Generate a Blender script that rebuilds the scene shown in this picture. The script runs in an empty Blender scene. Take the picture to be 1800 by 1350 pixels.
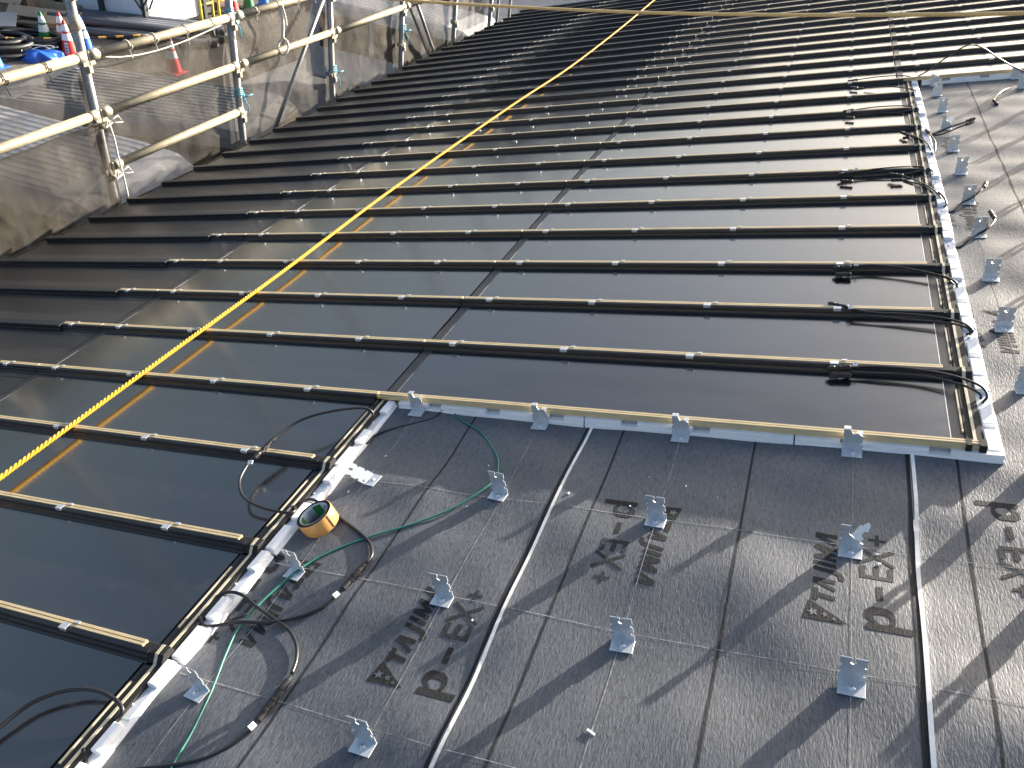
import bpy, bmesh, math, random
import numpy as np
from mathutils import Matrix, Vector
random.seed(7)
rng = np.random.default_rng(11)
scene = bpy.context.scene
COL = scene.collection

# ------------------------------------------------------------------ frame of the pitched roof (3 in 10 pitch, eave on the left)
TH = math.radians(16.7)
RM = Matrix(((math.cos(TH), 0, -math.sin(TH), 0), (0, 1, 0, 0), (math.sin(TH), 0, math.cos(TH), 0), (0, 0, 0, 1)))
R3 = RM.to_3x3()

# ------------------------------------------------------------------ camera
CAM_R = Matrix(((0.9214190790991197, 0.3549798034472943, -0.15803866557475857),
                (0.06610597762030428, -0.5439956884906004, -0.8364799403610953),
                (-0.3829058375044626, 0.7603012758427793, -0.5247142932652474)))
CAM_C = Vector((3.31323560217416, -1.886234382159806, 1.4440220349640844))
FPX = 1322.48
cam = bpy.data.cameras.new('camera')
cam.sensor_width = 36.0
cam.lens = FPX / 1800 * 36.0
cam.clip_start = 0.05
cam.clip_end = 2000
co = bpy.data.objects.new('camera', cam)
COL.objects.link(co)
right, up, back = CAM_R[0].copy(), -CAM_R[1].copy(), -CAM_R[2].copy()
m3 = Matrix((right, up, back)).transposed()
co.matrix_world = RM @ (Matrix.Translation(CAM_C) @ m3.to_4x4())
scene.camera = co

# ------------------------------------------------------------------ sun, sky, exposure
SUN_ROOF = Vector((0.5625, 0.819, 0.112)).normalized()
SUN = (R3 @ SUN_ROOF).normalized()
SUN_EL = math.asin(SUN.z)
SUN_AZ = math.atan2(SUN.x, SUN.y)
sl = bpy.data.lights.new('sun', 'SUN')
sl.energy = 5.0
sl.angle = math.radians(0.55)
sl.color = (1.0, 0.91, 0.80)
so = bpy.data.objects.new('sun', sl)
COL.objects.link(so)
so.rotation_euler = (-SUN).to_track_quat('-Z', 'Y').to_euler()
world = bpy.data.worlds.new('World')
scene.world = world
world.use_nodes = True
wn = world.node_tree
bg = wn.nodes['Background']
sky = wn.nodes.new('ShaderNodeTexSky')
sky.sky_type = 'NISHITA'
sky.sun_disc = False
sky.sun_elevation = SUN_EL
sky.sun_rotation = SUN_AZ
sky.air_density = 1.0
sky.ozone_density = 1.9
sky.dust_density = 8.0
wn.links.new(sky.outputs[0], bg.inputs[0])
bg.inputs[1].default_value = 0.10
vs = scene.view_settings
vs.view_transform = 'Standard'
vs.look = 'None'
vs.gamma = 1.0
vs.exposure = 1.92
try:
    vs.use_curve_mapping = False
except Exception:
    pass


# ------------------------------------------------------------------ helpers
def roof_at(x, y, w=0.0):
    """photo pixel -> point on the plane w above the felt, roof coordinates"""
    d = CAM_R.transposed() @ Vector(((x - 900) / FPX, (y - 675) / FPX, 1))
    s = (w - CAM_C.z) / d.z
    return CAM_C + d * s


def world_ray(x, y, dist):
    d = CAM_R.transposed() @ Vector(((x - 900) / FPX, (y - 675) / FPX, 1)).normalized()
    return (RM @ (CAM_C + d * dist))


class MB:
    def __init__(self):
        self.v, self.f, self.s = [], [], []

    def add(self, vs_, fs, smooth=False):
        b = len(self.v)
        self.v += [tuple(p) for p in vs_]
        for f in fs:
            self.f.append([i + b for i in f])
            self.s.append(smooth)
        return self

    def box(self, x0, x1, y0, y1, z0, z1):
        p = [(x0, y0, z0), (x1, y0, z0), (x1, y1, z0), (x0, y1, z0), (x0, y0, z1), (x1, y0, z1), (x1, y1, z1), (x0, y1, z1)]
        return self.add(p, [(3, 2, 1, 0), (4, 5, 6, 7), (0, 1, 5, 4), (1, 2, 6, 5), (2, 3, 7, 6), (3, 0, 4, 7)])

    def prism(self, prof, a0, a1, axis=0, jit=None):
        """polygon extruded along an axis; prof points are the two other axes in order"""
        n = len(prof)

        def P(a, q):
            return (a, q[0], q[1]) if axis == 0 else ((q[0], a, q[1]) if axis == 1 else (q[0], q[1], a))
        vs_ = [P(a0, q) for q in prof] + [P(a1, q) for q in prof]
        fs = [tuple(range(n))[::-1], tuple(range(n, 2 * n))] + [(i, (i + 1) % n, n + (i + 1) % n, n + i) for i in range(n)]
        return self.add(vs_, fs)

    def tube(self, path, r, n=8, cap=True, smooth=True):
        pts = [Vector(p) for p in path]
        rs = r if isinstance(r, (list, tuple)) else [r] * len(pts)
        vs_, fs = [], []
        t0 = (pts[1] - pts[0]).normalized()
        nrm = t0.orthogonal().normalized()
        prev = t0
        for i, p in enumerate(pts):
            t = (pts[min(i + 1, len(pts) - 1)] - pts[max(i - 1, 0)])
            t = t.normalized() if t.length > 1e-9 else prev
            nrm = (prev.rotation_difference(t) @ nrm)
            nrm = (nrm - t * nrm.dot(t)).normalized()
            bn = t.cross(nrm)
            prev = t
            for k in range(n):
                a = 2 * math.pi * k / n
                vs_.append(p + (nrm * math.cos(a) + bn * math.sin(a)) * rs[i])
        for i in range(len(pts) - 1):
            for k in range(n):
                fs.append((i * n + k, i * n + (k + 1) % n, (i + 1) * n + (k + 1) % n, (i + 1) * n + k))
        self.add(vs_, fs, smooth)
        if cap:
            b = len(self.v) - len(vs_)
            self.f.append([b + k for k in range(n)][::-1]); self.s.append(False)
            self.f.append([b + (len(pts) - 1) * n + k for k in range(n)]); self.s.append(False)
        return self

    def lathe(self, prof, n=20, center=(0, 0, 0), smooth=True):
        cx, cy, cz = center
        vs_, fs = [], []
        for r, z in prof:
            for k in range(n):
                a = 2 * math.pi * k / n
                vs_.append((cx + r * math.cos(a), cy + r * math.sin(a), cz + z))
        for i in range(len(prof) - 1):
            for k in range(n):
                fs.append((i * n + k, i * n + (k + 1) % n, (i + 1) * n + (k + 1) % n, (i + 1) * n + k))
        return self.add(vs_, fs, smooth)

    def plate(self, poly, th, M):
        """polygon (x,y) with thickness th along local z, placed by matrix M"""
        n = len(poly)
        vs_ = [M @ Vector((x, y, 0)) for x, y in poly] + [M @ Vector((x, y, th)) for x, y in poly]
        fs = [tuple(range(n))[::-1], tuple(range(n, 2 * n))] + [(i, (i + 1) % n, n + (i + 1) % n, n + i) for i in range(n)]
        return self.add(vs_, fs)

    def grid(self, nu, nv, fn, smooth=True):
        vs_ = [fn(i / nu, j / nv) for j in range(nv + 1) for i in range(nu + 1)]
        w = nu + 1
        return self.add(vs_, [(j * w + i, j * w + i + 1, (j + 1) * w + i + 1, (j + 1) * w + i) for j in range(nv) for i in range(nu)], smooth)

    def moved(self, off):
        o = Vector(off)
        self.v = [tuple(Vector(p) - o) for p in self.v]
        return self

    def mesh(self, name, mat, bevel=0.0, fix=True):
        me = bpy.data.meshes.new(name)
        me.from_pydata(self.v, [], self.f)
        me.polygons.foreach_set('use_smooth', self.s)
        if bevel or fix:
            bm = bmesh.new(); bm.from_mesh(me)
            if fix:
                bmesh.ops.recalc_face_normals(bm, faces=bm.faces)
            if bevel:
                bmesh.ops.bevel(bm, geom=[e for e in bm.edges if len(e.link_faces) == 2 and e.calc_face_angle(0) > 0.5], offset=bevel, segments=1, affect='EDGES')
            bm.to_mesh(me); bm.free()
        for m_ in (mat if isinstance(mat, (list, tuple)) else [mat]):
            me.materials.append(m_)
        me.update()
        return me


def link(name, data, parent=None, M=None):
    o = bpy.data.objects.new(name, data)
    COL.objects.link(o)
    if parent is not None:
        o.parent = parent
    if M is not None:
        if parent is not None:
            o.matrix_local = M
        else:
            o.matrix_world = M
    return o


def tag(o, label, cat, group=None):
    o['label'] = label
    o['category'] = cat
    if group:
        o['group'] = group
    return o


def thing(name, label, cat, M=None, group=None):
    return tag(link(name, None, None, M if M is not None else Matrix()), label, cat, group)


def RO(u, v, w=0.0, rz=0.0):
    return RM @ Matrix.Translation((u, v, w)) @ Matrix.Rotation(rz, 4, 'Z')


def WO(x, y, z, rz=0.0):
    return Matrix.Translation((x, y, z)) @ Matrix.Rotation(rz, 4, 'Z')


ORD = ['', 'first', 'second', 'third', 'fourth', 'fifth', 'sixth', 'seventh', 'eighth', 'ninth', 'tenth', 'eleventh', 'twelfth',
       'thirteenth', 'fourteenth', 'fifteenth', 'sixteenth', 'seventeenth', 'eighteenth', 'nineteenth', 'twentieth']


def ordinal(n):
    return ORD[n]


def spline(pts, n=10):
    P = [Vector(p) for p in pts]
    P = [P[0] * 2 - P[1]] + P + [P[-1] * 2 - P[-2]]
    out = []
    for i in range(1, len(P) - 2):
        for k in range(n):
            t = k / n
            a, b, c, d = P[i - 1], P[i], P[i + 1], P[i + 2]
            out.append(0.5 * ((2 * b) + (c - a) * t + (2 * a - 5 * b + 4 * c - d) * t * t + (3 * b - a - 3 * c + d) * t ** 3))
    out.append(P[-2])
    return out


# ------------------------------------------------------------------ materials
def new_mat(name):
    m = bpy.data.materials.new(name)
    m.use_nodes = True
    nt = m.node_tree
    return m, nt, nt.nodes['Principled BSDF']


def N(nt, kind, **kw):
    n = nt.nodes.new('ShaderNode' + kind)
    for k, v in kw.items():
        if k in n.inputs:
            n.inputs[k].default_value = v
        else:
            setattr(n, k, v)
    return n


def coords(nt, scale=(1, 1, 1), kind='Object', rot=(0, 0, 0)):
    tc = N(nt, 'TexCoord')
    mp = N(nt, 'Mapping')
    mp.inputs['Scale'].default_value = scale
    mp.inputs['Rotation'].default_value = rot
    nt.links.new(tc.outputs[kind], mp.inputs['Vector'])
    return mp.outputs['Vector']


def noise(nt, vec, scale, detail=4, rough=0.6):
    n = N(nt, 'TexNoise')
    n.inputs['Scale'].default_value = scale
    n.inputs['Detail'].default_value = detail
    n.inputs['Roughness'].default_value = rough
    nt.links.new(vec, n.inputs['Vector'])
    return n.outputs['Fac']


def ramp(nt, fac, stops):
    r = N(nt, 'ValToRGB')
    e = r.color_ramp.elements
    while len(e) < len(stops):
        e.new(0.5)
    for k, (p, c) in enumerate(stops):
        e[k].position = p
        e[k].color = (c[0], c[1], c[2], 1) if not isinstance(c, (int, float)) else (c, c, c, 1)
    nt.links.new(fac, r.inputs[0])
    return r.outputs['Color']


def bump(nt, height, b, strength, dist=0.01, normal=None):
    n = N(nt, 'Bump')
    n.inputs['Strength'].default_value = strength
    n.inputs['Distance'].default_value = dist
    nt.links.new(height, n.inputs['Height'])
    if normal is not None:
        nt.links.new(normal, n.inputs['Normal'])
    if b is not None:
        nt.links.new(n.outputs['Normal'], b.inputs['Normal'])
    return n.outputs['Normal']


def simple(name, col, rough=0.5, metal=0.0, var=0.15, scale=30, bmp=0.0, bscale=80, spec=0.5, kind='Object'):
    m, nt, b = new_mat(name)
    v = coords(nt, kind=kind)
    f = noise(nt, v, scale)
    lo = [c * (1 - var) for c in col]
    hi = [min(1, c * (1 + var)) for c in col]
    nt.links.new(ramp(nt, f, [(0.3, lo), (0.7, hi)]), b.inputs['Base Color'])
    b.inputs['Roughness'].default_value = rough
    b.inputs['Metallic'].default_value = metal
    b.inputs['Specular IOR Level'].default_value = spec
    if bmp:
        bump(nt, noise(nt, v, bscale, 3), b, bmp, 0.003)
    return m


def mat_felt():
    m, nt, b = new_mat('felt')
    big = noise(nt, coords(nt), 2.2, 4)
    vec = coords(nt, (1, 1, 1), rot=(0, 0, 0.05))
    # crinkled emboss, long grain along the roll
    mp = coords(nt, (250, 60, 100), rot=(0, 0, 0.06))
    fib = noise(nt, mp, 1.0, 3, 0.62)
    warp = N(nt, 'TexNoise'); warp.inputs['Scale'].default_value = 1.0; warp.inputs['Detail'].default_value = 3
    warp.inputs['Distortion'].default_value = 0.9
    nt.links.new(coords(nt, (190, 48, 60)), warp.inputs['Vector'])
    mx = N(nt, 'Math', operation='ADD')
    nt.links.new(fib, mx.inputs[0]); nt.links.new(warp.outputs['Fac'], mx.inputs[1])
    sp = noise(nt, coords(nt, (900, 500, 500)), 1.0, 2)
    c1 = ramp(nt, sp, [(0.25, (0.061, 0.067, 0.076)), (0.75, (0.120, 0.130, 0.145))])
    c2 = ramp(nt, big, [(0.3, 0.84), (0.7, 1.12)])
    c4 = ramp(nt, warp.outputs['Fac'], [(0.32, 0.66), (0.60, 1.10)])
    m0 = N(nt, 'Mix', data_type='RGBA', blend_type='MULTIPLY'); m0.inputs[0].default_value = 1.0
    nt.links.new(c1, m0.inputs[6]); nt.links.new(c4, m0.inputs[7])
    c1 = m0.outputs[2]
    mul = N(nt, 'Mix', data_type='RGBA', blend_type='MULTIPLY')
    mul.inputs[0].default_value = 1.0
    nt.links.new(c1, mul.inputs[6]); nt.links.new(c2, mul.inputs[7])
    # scuffs and footprints
    sc = noise(nt, coords(nt, (5, 7, 5)), 1.0, 7, 0.72)
    c3 = ramp(nt, sc, [(0.56, 1.0), (0.72, 0.72)])
    mul2 = N(nt, 'Mix', data_type='RGBA', blend_type='MULTIPLY')
    mul2.inputs[0].default_value = 1.0
    nt.links.new(mul.outputs[2], mul2.inputs[6]); nt.links.new(c3, mul2.inputs[7])
    nt.links.new(mul2.outputs[2], b.inputs['Base Color'])
    b.inputs['Roughness'].default_value = 0.56
    b.inputs['Specular IOR Level'].default_value = 0.5
    bump(nt, mx.outputs[0], b, 0.6, 0.0015)
    return m


def mat_print(name, col):
    m, nt, b = new_mat(name)
    f = noise(nt, coords(nt, (300, 75, 100), rot=(0, 0, 0.06)), 1.0, 3)
    nt.links.new(ramp(nt, f, [(0.35, [c * 0.75 for c in col]), (0.75, [c * 1.6 for c in col])]), b.inputs['Base Color'])
    b.inputs['Roughness'].default_value = 0.8
    b.inputs['Specular IOR Level'].default_value = 0.3
    bump(nt, f, b, 0.7, 0.0016)
    return m


def mat_chalk():
    m, nt, b = new_mat('chalk')
    f = noise(nt, coords(nt, (60, 60, 60)), 1.0, 4)
    nt.links.new(ramp(nt, f, [(0.35, (0.12, 0.12, 0.125)), (0.65, (0.34, 0.34, 0.35))]), b.inputs['Base Color'])
    b.inputs['Roughness'].default_value = 0.9
    return m


def mat_glass_panel():
    m, nt, b = new_mat('solar_glass')
    v = coords(nt)
    # very faint cell pattern and fine lines along the slope
    sx = N(nt, 'SeparateXYZ'); nt.links.new(v, sx.inputs[0])

    def lines(out, pitch, width):
        a = N(nt, 'Math', operation='MULTIPLY'); a.inputs[1].default_value = 1 / pitch
        nt.links.new(out, a.inputs[0])
        fr = N(nt, 'Math', operation='FRACT'); nt.links.new(a.outputs[0], fr.inputs[0])
        lt = N(nt, 'Math', operation='LESS_THAN'); lt.inputs[1].default_value = width
        nt.links.new(fr.outputs[0], lt.inputs[0])
        return lt.outputs[0]
    l1 = lines(sx.outputs['X'], 0.079, 0.02)
    l2 = lines(sx.outputs['Y'], 0.0108, 0.12)
    mx = N(nt, 'Math', operation='MAXIMUM')
    nt.links.new(l1, mx.inputs[0]); nt.links.new(l2, mx.inputs[1])
    dust = noise(nt, coords(nt, (3, 9, 3)), 1.6, 8, 0.7)
    base = ramp(nt, dust, [(0.35, (0.0088, 0.0088, 0.0095)), (0.60, (0.0125, 0.0125, 0.0135)), (0.74, (0.040, 0.039, 0.037))])
    mix = N(nt, 'Mix', data_type='RGBA'); mix.inputs[7].default_value = (0.020, 0.021, 0.026, 1)
    sc = N(nt, 'Math', operation='MULTIPLY'); sc.inputs[1].default_value = 0.5
    nt.links.new(mx.outputs[0], sc.inputs[0])
    nt.links.new(sc.outputs[0], mix.inputs[0]); nt.links.new(base, mix.inputs[6])
    nt.links.new(mix.outputs[2], b.inputs['Base Color'])
    nt.links.new(ramp(nt, dust, [(0.3, 0.135), (0.72, 0.25)]), b.inputs['Roughness'])
    b.inputs['IOR'].default_value = 1.65
    b.inputs['Coat Weight'].default_value = 0.75
    b.inputs['Coat IOR'].default_value = 1.55
    b.inputs['Coat Roughness'].default_value = 0.13
    b.inputs['Specular IOR Level'].default_value = 0.5
    return m


def mat_metal_sheet():
    m, nt, b = new_mat('coated_metal')
    v = coords(nt)
    d = noise(nt, coords(nt, (2, 12, 2)), 1.3, 7, 0.7)
    nt.links.new(ramp(nt, d, [(0.35, (0.019, 0.019, 0.020)), (0.7, (0.032, 0.031, 0.030)), (0.82, (0.075, 0.071, 0.065))]), b.inputs['Base Color'])
    nt.links.new(ramp(nt, d, [(0.3, 0.30), (0.75, 0.44)]), b.inputs['Roughness'])
    return m


def mat_galv():
    m, nt, b = new_mat('galvanised_steel')
    vo = N(nt, 'TexVoronoi'); vo.inputs['Scale'].default_value = 160
    nt.links.new(coords(nt), vo.inputs['Vector'])
    nt.links.new(ramp(nt, vo.outputs['Distance'], [(0.0, (0.54, 0.57, 0.59)), (1.0, (0.66, 0.69, 0.71))]), b.inputs['Base Color'])
    b.inputs['Metallic'].default_value = 0.55
    b.inputs['Roughness'].default_value = 0.38
    return m


def mat_foam():
    m, nt, b = new_mat('white_foam')
    vo = N(nt, 'TexVoronoi'); vo.inputs['Scale'].default_value = 260
    nt.links.new(coords(nt), vo.inputs['Vector'])
    d = noise(nt, coords(nt), 18, 4)
    nt.links.new(ramp(nt, d, [(0.3, (0.80, 0.80, 0.80)), (0.7, (0.88, 0.88, 0.87))]), b.inputs['Base Color'])
    b.inputs['Roughness'].default_value = 0.7
    b.inputs['Subsurface Weight'].default_value = 0.0
    bump(nt, vo.outputs['Distance'], b, 0.12, 0.002)
    return m


def mat_net():
    m, nt, b = new_mat('mesh_net')
    v = coords(nt)
    d = noise(nt, coords(nt, (1, 1.2, 1.2)), 2.2, 7, 0.7)
    cr = noise(nt, coords(nt, (1, 3.5, 2.5)), 3.2, 5, 0.62)
    base = ramp(nt, d, [(0.3, (0.034, 0.029, 0.022)), (0.7, (0.054, 0.047, 0.036))])
    ve = N(nt, 'TexVoronoi'); ve.feature = 'DISTANCE_TO_EDGE'; ve.inputs['Scale'].default_value = 1.7
    nt.links.new(coords(nt, (1.0, 1.25, 0.8), rot=(0.35, 0, 0)), ve.inputs['Vector'])
    ve2 = N(nt, 'TexVoronoi'); ve2.feature = 'DISTANCE_TO_EDGE'; ve2.inputs['Scale'].default_value = 3.4
    nt.links.new(coords(nt, (1.0, 1.5, 0.5), rot=(-0.2, 0, 0)), ve2.inputs['Vector'])
    patchy = ramp(nt, noise(nt, v, 2.4, 3), [(0.42, 0.0), (0.62, 1.0)])
    mxm0 = N(nt, 'Math', operation='MAXIMUM')
    nt.links.new(ramp(nt, ve.outputs['Distance'], [(0.0, 0.55), (0.011, 0.0)]), mxm0.inputs[0])
    nt.links.new(ramp(nt, ve2.outputs['Distance'], [(0.0, 0.40), (0.010, 0.0)]), mxm0.inputs[1])
    mxm = N(nt, 'Math', operation='MULTIPLY')
    nt.links.new(mxm0.outputs[0], mxm.inputs[0]); nt.links.new(patchy, mxm.inputs[1])
    mcol = N(nt, 'Mix', data_type='RGBA'); mcol.inputs[7].default_value = (0.14, 0.125, 0.10, 1)
    nt.links.new(mxm.outputs[0], mcol.inputs[0]); nt.links.new(base, mcol.inputs[6])
    nt.links.new(mcol.outputs[2], b.inputs['Base Color'])
    b.inputs['Roughness'].default_value = 0.75
    b.inputs['Specular IOR Level'].default_value = 0.3
    cr2 = noise(nt, coords(nt, (1, 9, 1.5)), 3.0, 4, 0.6)
    wob = N(nt, 'TexNoise'); wob.inputs['Scale'].default_value = 1.6; wob.inputs['Detail'].default_value = 3
    nt.links.new(v, wob.inputs['Vector'])
    vm = N(nt, 'VectorMath', operation='MULTIPLY_ADD')
    nt.links.new(wob.outputs['Color'], vm.inputs[0]); vm.inputs[1].default_value = (0.5, 0.5, 0.5); nt.links.new(v, vm.inputs[2])
    vo = N(nt, 'TexVoronoi'); vo.inputs['Scale'].default_value = 3.2
    nt.links.new(vm.outputs[0], vo.inputs['Vector'])
    vo2 = N(nt, 'TexVoronoi'); vo2.inputs['Scale'].default_value = 8.5
    nt.links.new(vm.outputs[0], vo2.inputs['Vector'])
    n0 = bump(nt, vo.outputs['Distance'], None, 0.35, 0.06)
    n2 = bump(nt, vo2.outputs['Distance'], None, 0.35, 0.018, n0)
    n1 = bump(nt, cr, None, 0.3, 0.010, n2)
    bump(nt, cr2, b, 0.3, 0.008, n1)
    tr = N(nt, 'BsdfTransparent')
    tl = N(nt, 'BsdfTranslucent'); tl.inputs['Color'].default_value = (0.16, 0.14, 0.11, 1)
    mx0 = N(nt, 'MixShader'); mx0.inputs[0].default_value = 0.2
    nt.links.new(b.outputs[0], mx0.inputs[1]); nt.links.new(tl.outputs[0], mx0.inputs[2])
    mx = N(nt, 'MixShader')
    nt.links.new(ramp(nt, noise(nt, v, 6, 4), [(0.3, 0.64), (0.7, 0.76)]), mx.inputs[0])
    nt.links.new(tr.outputs[0], mx.inputs[1]); nt.links.new(mx0.outputs[0], mx.inputs[2])
    nt.links.new(mx.outputs[0], nt.nodes['Material Output'].inputs[0])
    return m


def mat_pipe(name, clean, splat, rough=0.5, metal=0.25, thr=0.5):
    m, nt, b = new_mat(name)
    a = noise(nt, coords(nt, (14, 14, 14)), 1.0, 6, 0.7)
    r = noise(nt, coords(nt, (60, 60, 60)), 1.0, 3)
    c = ramp(nt, a, [(thr - 0.1, clean), (thr + 0.08, splat)])
    c2 = ramp(nt, r, [(0.25, 0.72), (0.55, 1.0)])
    mul = N(nt, 'Mix', data_type='RGBA', blend_type='MULTIPLY'); mul.inputs[0].default_value = 1.0
    nt.links.new(c, mul.inputs[6]); nt.links.new(c2, mul.inputs[7])
    nt.links.new(mul.outputs[2], b.inputs['Base Color'])
    b.inputs['Roughness'].default_value = rough
    b.inputs['Metallic'].default_value = metal
    bump(nt, a, b, 0.3, 0.004)
    return m


def mat_ground():
    m, nt, b = new_mat('ground_dirt')
    v = coords(nt)
    a = noise(nt, v, 0.35, 8, 0.65)
    g = noise(nt, v, 9, 6, 0.7)
    c = ramp(nt, a, [(0.35, (0.085, 0.075, 0.065)), (0.55, (0.13, 0.115, 0.098)), (0.7, (0.17, 0.15, 0.125))])
    c2 = ramp(nt, g, [(0.3, 0.6), (0.7, 1.2)])
    mul = N(nt, 'Mix', data_type='RGBA', blend_type='MULTIPLY'); mul.inputs[0].default_value = 1.0
    nt.links.new(c, mul.inputs[6]); nt.links.new(c2, mul.inputs[7])
    nt.links.new(mul.outputs[2], b.inputs['Base Color'])
    b.inputs['Roughness'].default_value = 0.9
    bump(nt, g, b, 0.6, 0.05)
    return m


def mat_striped(name, ca, cb, pitch):
    m, nt, b = new_mat(name)
    sx = N(nt, 'SeparateXYZ'); nt.links.new(coords(nt), sx.inputs[0])
    a = N(nt, 'Math', operation='MULTIPLY'); a.inputs[1].default_value = 1 / pitch
    nt.links.new(sx.outputs['X'], a.inputs[0])
    fr = N(nt, 'Math', operation='FRACT'); nt.links.new(a.outputs[0], fr.inputs[0])
    lt = N(nt, 'Math', operation='LESS_THAN'); lt.inputs[1].default_value = 0.45
    nt.links.new(fr.outputs[0], lt.inputs[0])
    mix = N(nt, 'Mix', data_type='RGBA')
    mix.inputs[6].default_value = (*ca, 1); mix.inputs[7].default_value = (*cb, 1)
    nt.links.new(lt.outputs[0], mix.inputs[0]); nt.links.new(mix.outputs[2], b.inputs['Base Color'])
    b.inputs['Roughness'].default_value = 0.5
    return m


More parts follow.
